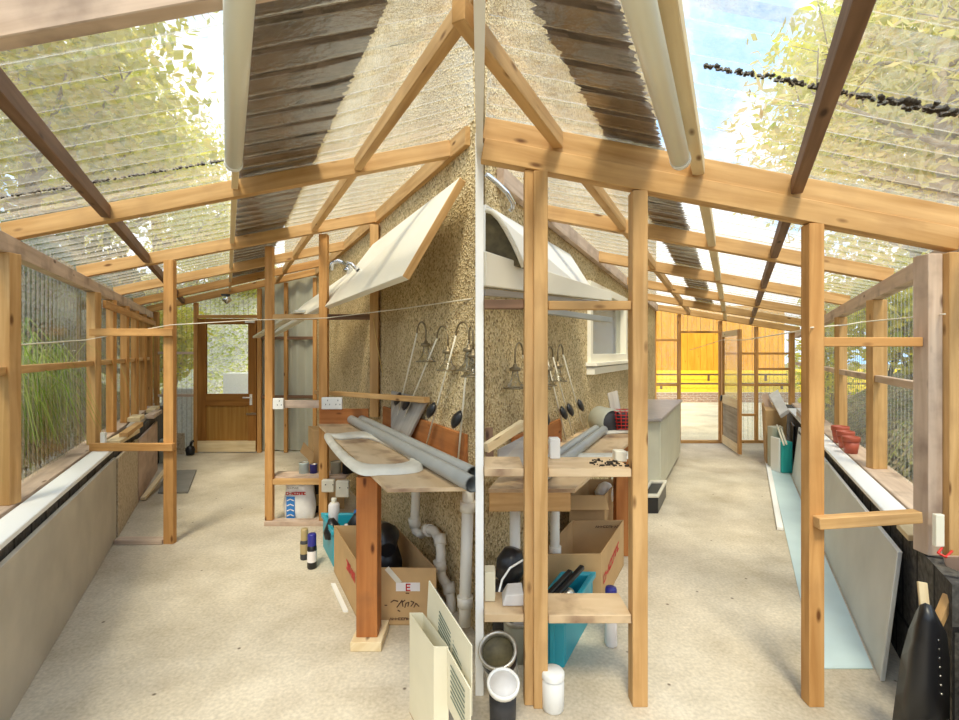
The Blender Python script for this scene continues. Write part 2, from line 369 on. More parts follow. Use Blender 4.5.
# window in the right house wall
w = struct('window_1', B.W(UB, 5.3, WZ0))
def wf(mb):
    for y in (WY0+.035, WY1-.035): B.sbox(mb, UB-.1, UB+.035, y-.035, y+.035, WZ0, WZ1)
    for z in (WZ0+.04, WZ1-.04): B.sbox(mb, UB-.1, UB+.034, WY0+.071, WY1-.071, z-.04, z+.04)
part(w, 'window_frame', M['upvc'], wf)
part(w, 'window_glass', M['glass'], lambda m: B.sbox(m, UB-.05, UB-.04, WY0+.07, WY1-.07, WZ0+.08, WZ1-.08), 0)
part(w, 'window_sill', M['upvc'], lambda m: B.sbox(m, UB-.05, UB+.11, WY0-.05, WY1+.05, WZ0-.035, WZ0))
part(w, 'outer_sill', M['cream'], lambda m: B.sbox(m, UB+.0, UB+.08, WY0-.03, WY1+.05, WZ0-.115, WZ0-.045))
part(w, 'window_blind', M['blind'], lambda m: B.sbox(m, UB-.17, UB-.15, WY0, WY1, WZ0, WZ1), 0)

# white corner post and hip fascia where the wings meet
t = struct('trim_1', (0,2.25,0))
part(t, 'corner_post', M['wpaint'], lambda m: m.box(-.019,.019,2.23,2.27,0,2.62))
def fas(m):
    ys = [.3,.8,1.3,1.8,2.25,2.68]
    rows = []
    for y in ys:
        zb = zB(-B.k*y, y)-.15; zt = zA(-A.k*y)+.05
        rows.append((y, zb, zt))
    for (y0,b0,t0),(y1,b1,t1) in zip(rows, rows[1:]):
        m.hexa([(-.015,y0,b0),(.015,y0,b0),(.015,y1,b1),(-.015,y1,b1),(-.015,y0,t0),(.015,y0,t0),(.015,y1,t1),(-.015,y1,t1)])
part(t, 'hip_fascia', M['wpaint'], fas, 0)

# ------------------------------------------------------------------ roofs
def corr_roof(parent, zf, u0, u1f, y0, y1, tilt, pitch=.15, amp=.014, off=.012, mat=None, name='roof_sheet', jag=None):
    n = int((y1-y0)/pitch*16); rows = []; k = parent_w[0].k
    for i in range(n+1):
        y = y0 + (y1-y0)*i/n; r = []
        ua, ub = (u0(y) if callable(u0) else u0), (u1f(y) if callable(u1f) else u1f)
        for j in range(5):
            u = ua + (ub-ua)*j/4
            yy = y + tilt(u, y)
            if jag and j in (0, 4): u += random.uniform(-jag, jag)*(1 if i % 2 else .3)
            z = zf(u, yy) + off + amp*max(0, math.cos(2*PI*(y/pitch)))**10
            r.append(parent_w[0].W(u, yy, z))
        rows.append(r)
    mb = MB(); mb.grid(rows); return mb.build(name, mat or M['roofclear'], parent, recalc=False)
parent_w = [A]
rA = [(1.17,1.32),(2.70,3.0),(4.05,4.50),(5.35,5.72),(6.50,6.72),(7.58,7.58)]
def tiltA(u, y): return .16*max(0, 1-abs(y-3.5)/4.1)*(u+.1)
ce = struct('ceiling_left', A.W(0,4,2.3))
zAy = lambda u, y: zA(u)
ys = [.35, 1.5, 2.75, 4.0, 5.2, 6.4, 7.75]
for i in range(6):
    corr_roof(ce, zAy, lambda y: -1.36, lambda y: min(UA+.0, -A.k*y-.03+ (0)) if y < 2.9 else UA, ys[i]-.03, ys[i+1]+.03, lambda u, y: tiltA(u, y) if y > 3.1 else .12*(u+.1)*min(1, max(0,(y-.5)/2))*(0 if u > .9 else 1), name='roof_sheet')
RH, RW = .10, .048
for k, (yl, yr) in enumerate(rA):
    ur = UA-.045
    if k == 0: ur = .60
    f = (ur+1.2)/(UA+1.2); yr2 = yl + (yr-yl)*f
    ztop = -.004
    p, q = A.W(-1.25, yl, zA(-1.25)-RH/2+ztop), A.W(ur, yr2, zA(ur)-RH/2+ztop)
    part(ce, 'rafter', M['pine_w'] if k in (0,) else (M['pine_o'] if k > 3 else M['pine']), lambda m: m.beam(p, q, RW, RH))
def purlinA(u, mat, h=.075, w=.045, k0=0, ysn=.35, drop=0):
    prev = None
    pts = [ysn] + [yl+(yr-yl)*(u+1.2)/(UA+1.2) for yl, yr in rA[k0:]]
    for a, b in zip(pts, pts[1:]):
        a2, b2 = a + RW/2+.002, b - RW/2-.002
        z = zA(u) - h/2 - .012 - drop
        part(ce, 'purlin', mat, lambda m: m.beam(A.W(u, a2, z), A.W(u, b2, z), w, h))
purlinA(-.69, M['pine_b']); purlinA(.79, M['pine']); purlinA(.045, M['pine_p'], h=.05, w=.035)
part(ce, 'wall_plate', M['pine'], lambda m: m.beam(A.W(UA-.03, 2.8, zA(UA)-.07), A.W(UA-.03, 7.6, zA(UA)-.07), .05, .11))

parent_w = [B]
cb_ = struct('ceiling_right', B.W(0,4,2.2))
rB = [1.02*0+2.2, 3.45, 4.75, 6.0, 7.2, 8.40]
ysb = [.35, 1.25, 2.2, 3.45, 4.75, 6.0, 7.2, 8.55]
for i in range(7):
    corr_roof(cb_, zB, lambda y: max(UB, -B.k*y+.03) if y < 2.85 else UB, 1.3, ysb[i]-.03, ysb[i+1]+.03, lambda u, y: 0, name='roof_sheet')
for y in rB:
    ul = UB+.045 if y > 2.6 else -B.k*y+.02
    part(cb_, 'rafter', M['pine'], lambda m: m.beam(B.W(ul, y, zB(ul,y)-RH/2-.004), B.W(1.12, y, zB(1.12,y)-RH/2-.004), RW, RH))
ul = -B.k*2.2+.02
part(cb_, 'cross_beam', M['pine'], lambda m: m.beam(B.W(ul, 2.19, zB(ul,2.2)-RH*1.5-.006), B.W(1.0, 2.19, zB(1.0,2.2)-RH*1.5-.006), .06, RH))
def purlinB(u, mat, h=.075, w=.045):
    pts = [.35] + rB
    for a, b in zip(pts, pts[1:]):
        if u < -.5 and a < 1.3: a = 1.36
        a2, b2 = a + RW/2+.002, b - RW/2-.002
        part(cb_, 'purlin', mat, lambda m: m.beam(B.W(u, a2, zB(u,a2)-h/2-.012), B.W(u, b2, zB(u,b2)-h/2-.012), w, h))
purlinB(.28, M['pine_b']); purlinB(-.80, M['pine']); purlinB(-.165, M['pine_p'], w=.05)
part(cb_, 'wall_plate', M['pine_w'], lambda m: m.beam(B.W(UB+.03, 2.8, zB(UB,2.8)-.07), B.W(UB+.03, 8.4, zB(UB,8.4)-.07), .05, .11))

# dark boards lying on the roofs
parent_w = [A]
for (u0, u1, of_, lab) in ((.06, .305, .029, 'left of the pair of blackened boards over left-hand wing'), (.295, .53, .034, 'right ragged-edged of the pair of blackened boards over left-hand wing')):
    ob = corr_roof(None, zAy, u0, u1, .5, 7.2, lambda u, y: tiltA(u,y) if y > 3.1 else .12*(u+.1)*min(1, max(0,(y-.5)/2)), off=of_, amp=.013, mat=M['board_dark'], name='roof_board', jag=.012)
    setp(ob, lab, 'roof board', 'dark boards on the roofs')
parent_w = [B]
ob = corr_roof(None, zB, -.60, -.33, 1.15, 8.3, lambda u, y: 0, off=.029, amp=.013, mat=M['board_dark'], name='roof_board', jag=.02)
setp(ob, 'blackened corrugated board strip lying on right-hand wing roof', 'roof board', 'dark boards on the roofs')

# leaf litter caught in the corrugations
def litter(Wg, zf, u0, u1, y, n, lab, fat, sl=0):
    mb = MB()
    for i in range(n):
        u = random.uniform(u0, u1); s = random.uniform(.003,.008)*(fat(u) if fat else 1)
        yy = y+sl*(u-u0)+random.gauss(0,.007)*(fat(u) if fat else 1); p = Wg.W(u, yy, zf(u,yy)+.012+s*.6)
        mb.lathe([(0,-s),(s,-s*.3),(s*.8,s*.5),(0,s)], p, (random.random(),random.random(),1), 5)
    setp(mb.build('leaf_litter', M['litter']), lab, 'leaf litter', None, 'stuff')
litter(A, zAy, -1.15, -.02, 2.38, 260, 'thin dark line of leaf litter on the left-hand wing clear roof', None, .15)
litter(B, zB, -.1, 1.05, 1.53, 380, 'dark line of leaf litter on right-hand wing clear roof', lambda u: 1+.9*max(0, 1-abs(u-.62)/.25))

# strip lights
def striplight(Wg, zf, u, y1, lab):
    t = thing('strip_light', lab, 'ceiling light', Wg.W(u, y1-.7, zf(u,y1)-.2), 'strip lights under the roofs')
    y0 = y1-1.5; z = lambda y: zf(u, y)-.135
    y0 = max(y0, .3)
    part(t, 'housing', M['white'], lambda m: m.beam(Wg.W(u,y0,z(y0)+.03), Wg.W(u,y1-.02,z(y1)+.03), .05, .03))
    part(t, 'diffuser', M['tube'], lambda m: m.tube([Wg.W(u,y0+.03,z(y0)-.015), Wg.W(u,y1-.03,z(y1)-.015)], .036, 16), 0)
    for y in (y0, y1-.03):
        part(t, 'end_cap', M['white'], lambda m: m.tube([Wg.W(u,y,z(y)-.015), Wg.W(u,y+.03,z(y)-.015)], .039, 16), 0)
    return t
striplight(A, zAy, .03, 2.2, 'white tubular strip light beside the blackened roof boards, left-hand wing')
striplight(B, zB, -.215, 1.90, 'cream tubular strip light ending at big beam, right-hand wing')

# ------------------------------------------------------------------ left glazed wall
wl = struct('wall_left', A.W(-1.2,4,0))
SZ = .77
part(wl, 'block_base', M['block'], lambda m: A.sbox(m, -1.34, -.985, .4, 7.6, 0, SZ-.02), 0)
part(wl, 'sill_timber', M['pine_w'], lambda m: A.sbox(m, -1.30, -1.13, .5, 7.55, SZ-.018, SZ+.02))
part(wl, 'eaves_plate', M['pine_w'], lambda m: m.beam(A.W(-1.20,.4,zA(-1.2)-RH-.06), A.W(-1.20,7.56,zA(-1.2)-RH-.06), .07, .10))
zt = zA(-1.2)-RH-.11
pa = [(1.25,.09,.07), (2.56,.085,.07), (4.22,.08,.07), (4.86,.075,.05), (5.5,.075,.05), (6.1,.075,.05), (6.7,.075,.05), (7.25,.07,.05)]
for i, (y, w_, d_) in enumerate(pa):
    part(wl, 'post', M['pine_o'] if i > 2 else M['pine'], lambda m: A.post(m, -1.19+.02, y, SZ+.02, zt, w_, d_))
for (ya, yb, z) in ((1.29,2.52,1.5),(2.6,4.18,1.5),(4.26,4.83,1.5),(4.89,5.47,1.5),(5.53,6.07,1.5),(6.13,6.67,1.5),(6.73,7.22,1.5)):
    part(wl, 'noggin', M['pine'], lambda m: m.beam(A.W(-1.19,ya,z), A.W(-1.19,yb,z), .05, .045))
part(wl, 'upper_rail', M['pine_o'], lambda m: m.beam(A.W(-1.10,4.3,2.03), A.W(-1.10,7.3,2.03), .025, .07))
def corr_wall(parent, Wg, u, y0, y1, z0, z1f, pitch=.076, amp=.009, mat=None):
    n = int((y1-y0)/pitch*6); rows = []
    for i in range(n+1):
        y = y0+(y1-y0)*i/n; uu = u + amp*math.sin(2*PI*y/pitch)
        rows.append([Wg.W(uu,y,z0), Wg.W(uu,y,(z0+z1f)/2), Wg.W(uu,y,z1f)])
    mb = MB(); mb.grid(rows); return mb.build('wall_sheet', mat or M['wallclear'], parent, recalc=False)
for ya, yb in ((.4,2.6),(2.6,4.3),(4.3,7.55)):
    corr_wall(wl, A, -1.275, ya, yb, SZ+.02, zA(-1.28)-.005)

# sill things left
mb = MB(); A.sbox(mb, -1.115, -.965, 1.0, 4.1, SZ-.018, SZ+.012)
mb.build('sill_strip', M['wpaint'], bevel=.004, tag=('long white plastic strip lying on the left block wall', 'plastic strip'))
mb = MB(); A.sbox(mb, -.975, -.945, .9, 4.10, 0, .70)
mb.build('panel_board', M['panel'], bevel=.003, tag=('large plain grey-beige board standing against left block wall', 'board', 'boards against the left wall'))
mb = MB(); A.sbox(mb, -.97, -.94, 4.14, 5.06, 0, .68)
mb.build('panel_board', M['chip'], bevel=.003, tag=('speckled chipboard panel behind the large plain board at left wall', 'board', 'boards against the left wall'))
mb = MB(); A.sbox(mb, -.97, -.94, 5.10, 6.5, 0, .66)
mb.build('panel_board', M['ply_p'], bevel=.003, tag=('pinkish plywood panel farthest along the left block wall', 'board', 'boards against the left wall'))
# offcuts on the sill
off = [(-1.04,4.35,5.0,.12,.04,0,.06,'pine_p','pale timber offcut lying on sill beside second left post'),
       (-.98,4.55,5.25,.07,.05,.03,.02,'pine','brown timber offcut sticking out from the left sill'),
       (-1.02,5.1,6.0,.10,.05,0,-.05,'grey_wood','long grey weathered plank lying along the left sill'),
       (-1.06,5.45,5.75,.12,.05,.05,.0,'pine_p','short pale offcut resting on the grey plank at left sill'),
       (-.98,6.05,6.6,.10,.05,0,.03,'pine_w','greyish offcut near far end of left sill'),
       (-1.06,6.65,7.1,.11,.05,0,.0,'pine_p','last pale offcut by the end wall on left sill')]
for (u, y0, y1, w_, h_, dz, du, mt, lab) in off:
    mb = MB(); mb.beam(A.W(u,y0,SZ+.002+h_/2-.02+.004+dz), A.W(u+du,y1,SZ+.002+h_/2-.016+dz), w_, h_)
    mb.build('timber_offcut', M[mt], bevel=.003, tag=(lab, 'timber offcut', 'timber offcuts on the left sill'))
# white upright plastic bit at post
mb = MB(); p = A.W(-1.06, 4.12, 0); mb.box(p.x-.02,p.x+.02,p.y-.012,p.y+.012,SZ+.013,SZ+.14)
mb.build('plastic_offcut', M['white'], bevel=.002, tag=('small white upright plastic offcut standing before the second left post', 'plastic offcut'))

# ------------------------------------------------------------------ end wall of the left-hand wing with the door
YE = 7.62; px = 63.0
eU = lambda x: (x-227)/px
eZ = lambda y: EYE-(y-PY)/px
we = struct('wall_end_left', A.W(0,YE,0))
def ebox(m, u0, u1, z0, z1, y0=YE, y1=YE+.05, Wg=A): 
    p, q = Wg.W(u0,YE if Wg is A else 8.42,0).x, Wg.W(u1,YE if Wg is A else 8.42,0).x
    return m.box(p,q,y0,y1,z0,z1)
part(we, 'post', M['pine_o'], lambda m: ebox(m, -.535, -.475, 0, zA(-.5)-.11))
part(we, 'post', M['pine_o'], lambda m: ebox(m, .475, .535, 0, zA(.5)-.11))
part(we, 'post', M['pine_o'], lambda m: ebox(m, -1.17, -1.10, 0, zA(-1.13)-.11))
part(we, 'stud', M['pine_o'], lambda m: ebox(m, .90, .955, 0, zA(.93)-.11))
part(we, 'stud', M['pine_o'], lambda m: ebox(m, 1.36, 1.42, 0, zA(1.4)-.14))
for z in (eZ(353), eZ(395.5)): part(we, 'rail', M['pine_w'], lambda m: ebox(m, -1.1, -.535, z-.02, z+.02))
for z in (eZ(338), eZ(397)): 
    part(we, 'rail', M['pine_b'], lambda m: ebox(m, .535, .90, z-.025, z+.025)); part(we, 'rail', M['pine_b'], lambda m: ebox(m, .955, 1.36, z-.025, z+.025))
part(we, 'transom', M['pine_o'], lambda m: ebox(m, -.475, .475, eZ(318), eZ(318)+.05))
def corr_end(parent, Wg, YY, u0, u1, z0, zf, pitch=.076, amp=.009, mat=None, box=False, name='wall_sheet'):
    n = int((u1-u0)/pitch*6); rows = []
    for i in range(n+1):
        u = u0+(u1-u0)*i/n
        s_ = math.sin(2*PI*u/pitch)
        if box: s_ = max(-1, min(1, s_*3))
        rows.append([Wg.W(u,YY,z0)+V((0,amp*s_,0)), Wg.W(u,YY,zf(u))+V((0,amp*s_,0))])
    mb = MB(); mb.grid(rows, not box); return mb.build(name, mat or M['wallclear'], parent, recalc=False)
YS = YE+.075
corr_end(we, A, YS, -1.2, -.48, .03, lambda u: zA(u)-.01)
corr_end(we, A, YS, -.48, .5, eZ(317), lambda u: zA(u)-.01)
corr_end(we, A, YS, .48, UA, .03, lambda u: zA(u)-.01, pitch=.24, amp=.018, mat=M['steel'], box=True, name='steel_cladding')
d = struct('door_1', A.W(0,YE,0))
DY0, DY1 = YE-.005, YE+.045
dz = dict(y0=DY0, y1=DY1)
for s_ in (-1,1): part(d, 'door_stile', M['door_wood'], lambda m: ebox(m, s_*.40-.065, s_*.40+.065, .02, 2.13, **dz))
part(d, 'top_rail', M['door_wood'], lambda m: ebox(m, -.335, .335, 2.04, 2.13, **dz))
part(d, 'lock_rail', M['door_wood'], lambda m: ebox(m, -.335, .335, .745, .935, **dz))
xa_, xb_ = A.W(-.335,YE,0).x, A.W(.335,YE,0).x
part(d, 'lower_panel', M['door_panel'], lambda m: m.hexa([(xa_,DY0+.015,.19),(xb_,DY0+.015,.19),(xb_,DY1-.01,.19),(xa_,DY1-.01,.19),(xa_,DY0+.015,.745),(xb_,DY0+.015,.745),(xb_,DY1-.01,.745),(xa_,DY1-.01,.745)], V((0,0,1))))
part(d, 'kick_board', M['pine_p'], lambda m: ebox(m, -.46, .46, .02, .19, DY0-.018, DY1))
part(d, 'door_glass', M['glass'], lambda m: ebox(m, -.335, .335, .935, 2.04, DY0+.02, DY0+.026), 0)
def hd(m):
    p = A.W(.385,YE,.88); m.box(p.x-.018,p.x+.018,DY0-.012,DY0,.76,.93); m.tube([p+V((0,-.01,0)), p+V((0,-.05,0)), p+V((-.11,-.05,0))], .011, 8)
part(d, 'door_handle', M['white'], hd, 0)
part(d, 'door_bolt', M['chrome'], lambda m: ebox(m, .31, .47, .60, .635, DY0-.014, DY0))
part(d, 'door_closer', M['white'], lambda m: ebox(m, .30, .45, 2.06, 2.10, DY0-.03, DY0))
# lamp over the door
t = thing('bulkhead_lamp', 'small grey dome lamp hanging under the rafter over the brown door', 'lamp', A.W(.02,7.5,2.45))
zl = zA(.02)-RH-.005
part(t, 'lamp_base', M['dark'], lambda m: m.box(A.W(-.02,7.5,0).x-.05, A.W(-.02,7.5,0).x+.05, 7.46,7.54, zl-.03, zl), 0)
part(t, 'lamp_shade', M['chrome'], lambda m: m.lathe([(.012,.12),(.05,.10),(.075,.05),(.05,.03),(.02,0)], A.W(.0,7.5,zl-.15), seg=14), 0)

# ------------------------------------------------------------------ left partition (two stud frames)
t = thing('partition_frame', 'open timber frame of one post and rails at left wall', 'timber frame', A.W(-.8,4.02,0))
YP = 4.02
part(t, 'post', M['pine_o'], lambda m: A.post(m, -.477, YP, 0, zA(-.48)-RH-.03, .083, .05))
for z, mt in ((EYE+.162, 'pine_o'), (SZ+.013+.0315, 'pine_o')):
    part(t, 'rail', M[mt], lambda m: m.beam(A.W(-1.125,YP-.05,z), A.W(-.44,YP-.05,z), .045, .062))
part(t, 'sole_plate', M['pine_w'], lambda m: m.beam(A.W(-.92,YP,.021), A.W(-.52,YP,.021), .08, .04))
t = thing('partition_frame', 'open timber stud frame of posts and rails by the workbench', 'timber frame', A.W(.8,4.3,0))
YP = 4.45
up = lambda x: A.U(x, YP)
zp = lambda y: EYE-(y-PY)*YP/F
part(t, 'post', M['pine_o'], lambda m: A.post(m, up(269.7), YP, .045, zA(up(269))-RH-.02, .072, .05))
part(t, 'post', M['pine_o'], lambda m: A.post(m, up(324), YP, .045, zA(up(324))-RH-.02, .078, .06))
part(t, 'post', M['pine'], lambda m: A.post(m, 1.37, YP, 1.0, zA(1.37)-.14, .08, .06))
part(t, 'sole_plate', M['pine_w'], lambda m: m.beam(A.W(up(266),YP,.022), A.W(up(340),YP,.022), .09, .044))
for (xa, xb, y, h, mt) in ((273.5,320,404,.07,'pine_w'),(273.5,320,317,.05,'pine'),(328,377,317,.05,'pine_b'),(273.5,320,481.5,.05,'pine')):
    part(t, 'rail', M[mt], lambda m: m.beam(A.W(up(xa),YP,zp(y)), A.W(up(xb),YP,zp(y)), .045, h))
part(t, 'shelf_board', M['pine_w'], lambda m: m.beam(A.W(up(275),YP+.13,zp(478.5)), A.W(up(352),YP+.13,zp(478.5)), .20, .022))
# sockets on the partition
def socket(name, lab, x0, x1, y0, y1, n, g):
    yb = YP-.032
    t = thing(name, lab, 'socket', A.at((x0+x1)/2, y1, yb), g)
    f = lambda m: m.box(A.at(x0,0,yb).x, A.at(x1,0,yb).x, yb-.03, yb-.001, A.at(0,y1,yb).z, A.at(0,y0,yb).z)
    fp = part(t, 'face_plate', M['white'], f, .004)
    for k in range(n):
        cx = x0+(x1-x0)*(k+.5)/n
        for dx, dy in ((-2,1.5),(2,1.5),(0,-2.5)):
            c = A.at(cx+dx, (y0+y1)/2+dy, yb-.031)
            part(fp, 'pin_hole', M['dark'], lambda m: m.box(c.x-.003,c.x+.003,c.y,c.y+.002,c.z-.006,c.z+.006), 0)
    return t
socket('power_socket', 'white single socket on the left post of the stud frame', 274, 284.5, 398, 409, 1, 'sockets on the stud frame')
socket('power_socket', 'white double socket on the frame post beside workbench', 322.5, 343, 397, 409, 2, 'sockets on the stud frame')
for (x0,x1,y0,y1,lab) in ((323,335.5,478.5,491,'small square cream junction box at the frame post below the bench'),(337,350.5,479.5,496,'larger cream junction box under the bench beside the small one')):
    yb = YP-.035
    t = thing('junction_box', lab, 'junction box', A.at((x0+x1)/2,y1,yb), 'junction boxes')
    cs = part(t, 'case', M['ring'], lambda m: m.box(A.at(x0,0,yb).x, A.at(x1,0,yb).x, yb-.05, yb-.001, A.at(0,y1,yb).z, A.at(0,y0,yb).z), .008)
    for sx in (.2,.8): 
        c = A.at(x0+(x1-x0)*sx, (y0+y1)/2, yb-.051); part(cs, 'screw', M['dark'], lambda m: m.lathe([(0,.003),(.006,.002),(.006,0)], c, (0,-1,0), 8), 0)
# washing line
def cord(pts, r, name, mat, tag, parent=None):
    out = []
    for a, b in zip(pts, pts[1:]):
        for i in range(6): out.append(a.lerp(b, i/6))
    out.append(pts[-1])
    mb = MB(); mb.tube(out, r, 6); return mb.build(name, mat, parent, tag=tag)
cord([A.at(-8,347,2.5), A.at(85,340,4.16), A.at(170,325,3.95), A.at(255,320,4.2), A.at(326,318,4.38), A.at(400,309,3.6), A.at(473,298.5,2.78)], .004, 'washing_line', M['string'], ('pale string line stretched across left-hand wing from wall to wall', 'string'))
cord([A.at(373,318,4.40), A.at(377,345,4.40), A.at(382,370,4.40), A.at(386,395,4.38)], .005, 'hanging_cable', M['ycable'], ('thin yellowish cable hanging from the frame rail beside stud', 'cable'))

# boards stored overhead in the left-hand wing
def slab(name, mat, pts, thick, tag=None, parent=None, bevel=.004):
    pts = [V(p) for p in pts]; n = (pts[1]-pts[0]).cross(pts[3]-pts[0]).normalized()*thick
    mb = MB(); mb.hexa(pts + [p+n for p in pts]); return mb.build(name, mat, parent, bevel=bevel, tag=tag)
t = thing('desk_board', 'big cream laminate board with brown edge tilted overhead against the wall', 'board', A.W(1.1,3.5,2.0))
b1 = [A.at(466,182,2.75), A.at(409,280,2.75), A.at(329,309,4.4), A.at(377,247,4.4)]
slab('laminate_board', M['cream'], b1, -.045, None, t)
nrm = (b1[1]-b1[0]).cross(b1[3]-b1[0]).normalized()*-.045
slab('brown_edge', M['pine'], [b1[0], b1[1], b1[1]+nrm, b1[0]+nrm], -.006, None, t)
t = thing('panel_door', 'cream panel door lying overhead behind the big tilted board, left-hand wing', 'board', A.W(.9,5,1.95))
b2 = [A.W(1.30,4.52,2.42), A.W(.88,4.52,2.0), A.W(.60,6.3,1.80), A.W(1.02,6.3,2.2)]
slab('door_slab', M['cream'], b2, -.03, None, t)
n2 = (b2[1]-b2[0]).cross(b2[3]-b2[0]).normalized()
L2 = lambda s, q: b2[0].lerp(b2[1], s).lerp(b2[3].lerp(b2[2], s), q)
for (s0,s1,q0,q1) in ((0,.16,0,1),(.84,1,0,1),(.16,.84,0,.06),(.16,.84,.47,.53),(.16,.84,.94,1)):
    slab('raised_frame', M['upvc'], [L2(s0,q0)+n2*.001, L2(s1,q0)+n2*.001, L2(s1,q1)+n2*.001, L2(s0,q1)+n2*.001], .018, None, t, .003)
mb = MB(); mb.hexa([A.W(.62,4.38,1.957),A.W(.72,4.38,1.957),A.W(.47,6.9,1.80),A.W(.37,6.9,1.80),A.W(.62,4.38,1.985),A.W(.72,4.38,1.985),A.W(.47,6.9,1.83),A.W(.37,6.9,1.83)])
mb.build('trim_board', M['upvc'], bevel=.003, tag=('narrow cream trim board sloping down from the stud frame to the end wall', 'board'))
t = thing('chrome_tap', 'chrome tap with lever lying on top of the overhead boards', 'tap', A.at(345,262,3.95))
part(t, 'spout', M['chrome'], lambda m: m.tube([A.at(331,270,4.0), A.at(332,263,4.0), A.at(338,261,4.0), A.at(346,264,4.0), A.at(352,270,4.0)], .018, 10), 0)
part(t, 'lever', M['chrome'], lambda m: m.tube([A.at(343,262,3.98), A.at(352,264,3.96), A.at(358,270,3.95)], [.012,.014,.02], 8), 0)
part(t, 'tap_base', M['chrome'], lambda m: m.tube([A.at(346,268,4.0), A.at(350,272,4.0)], .03, 10), 0)

# ------------------------------------------------------------------ left workbench
t = thing('workbench', 'plywood topped workbench on a brown post, left-hand wing', 'workbench', A.W(1.0,3.3,0))
BZ = .945
ringb = [A.W(.77,2.31,BZ), A.W(1.16,2.33,BZ), A.W(1.365,2.78,BZ), A.W(1.39,4.38,BZ), A.W(.83,4.38,BZ)]
MB().prism(ringb, (0,0,-.022)).build('bench_top', M['ply'], t, bevel=.002)
part(t, 'leg', M['pine_r'], lambda m: A.post(m, A.U(369,2.66), 2.66, .05, BZ-.024, .115, .11))
part(t, 'foot', M['pine_p'], lambda m: m.box(A.at(355,0,2.66).x, A.at(385,0,2.66).x, 2.56, 2.78, 0, .05))
part(t, 'cross_bearer', M['pine'], lambda m: m.beam(A.W(.78,2.8,BZ-.07), A.W(1.36,2.8,BZ-.07), .04, .09))
part(t, 'upstand', M['pine_r'], lambda m: m.beam(A.W(1.405,2.82,BZ+.085), A.W(1.405,4.30,BZ+.085), .025, .17))
part(t, 'upstand', M['pine_r'], lambda m: m.beam(A.W(.85,4.41,BZ+.06), A.W(1.30,4.41,BZ+.06), .02, .15))
def onplane(Wg, x, y, z): 
    Y = (EYE-z)*F/(y-PY); return V(((x-479.5)*Y/F, Y, z))
def ringmesh(Wg, outer, inner, z, h, name, mat, tag):
    n = 40
    def resample(poly):
        P = [onplane(Wg, x, y, z) for x, y in poly]; P.append(P[0])
        # Catmull-Rom
        Q = P[:-1]; m = len(Q); out = []
        for i in range(m):
            p0,p1,p2,p3 = Q[i-1], Q[i], Q[(i+1)%m], Q[(i+2)%m]
            for k in range(n//8):
                t_ = k/(n//8); out.append(.5*((2*p1)+(-p0+p2)*t_+(2*p0-5*p1+4*p2-p3)*t_*t_+(-p0+3*p1-3*p2+p3)*t_**3))
        return out
    o, i_ = resample(outer), resample(inner); m = len(o); mb = MB(); rows = []
    for k in list(range(m))+[0]:
        a, b = o[k], i_[k]; up_ = V((0,0,h))
        rows.append([a, a.lerp(b,.08)+up_*.75, a.lerp(b,.3)+up_, a.lerp(b,.7)+up_, a.lerp(b,.92)+up_*.75, b, a])
    mb.grid(rows); return mb.build(name, mat, tag=tag)
oA = [(324,438),(352,471),(385,475),(419,472),(421,464),(402,449),(369,434),(336,436)]
iA = [(333,440),(357,463),(385,467),(405,465),(409,460),(394,450),(367,439),(341,440)]
ringmesh(A, oA, iA, BZ+.002, .028, 'window_trim_ring', M['ring'], ('cream D-shaped trim ring lying flat on the left bench', 'trim ring'))
def pipe(p0, p1, r, tag, name='drain_pipe', mat=None):
    t = thing(name, *tag[:2], (V(p0)+V(p1))/2, tag[2] if len(tag) > 2 else None)
    mb = MB(); mb.tube([p0,p1], r, 18, False); mb.tube([V(p1).lerp(V(p0),0), V(p0)], r*.86, 18, False); 
    mb.build('pipe_wall', mat or M['pvc'], t)
    return t
zz = BZ+.042
pipe(A.W(1.13,4.36,zz), A.W(1.137,2.222,zz), .038, ('grey plastic drain pipe nearer the front of the left bench', 'pipe', 'grey drain pipes'))
pipe(A.W(1.225,4.36,zz), A.W(1.237,2.412,zz), .038, ('grey plastic drain pipe nearer the house wall on left bench', 'pipe', 'grey drain pipes'))
# boards leaning behind bench
slab('leaning_board', M['grey_wood'], [A.W(1.33,3.55,BZ+.002), A.W(1.33,3.90,BZ+.002), A.W(1.385,4.05,BZ+.33), A.W(1.385,3.32,BZ+.33)][:4], .02, ('grey weathered board leaning on wall behind the left bench', 'board'))
mb = MB(); mb.beam(A.W(1.375,3.3,1.27), A.W(.95,5.1,1.175), .05, .04)
mb.build('loose_plank', M['pine'], bevel=.003, tag=('long thin orange plank laid level between the stud frame and wall', 'plank'))

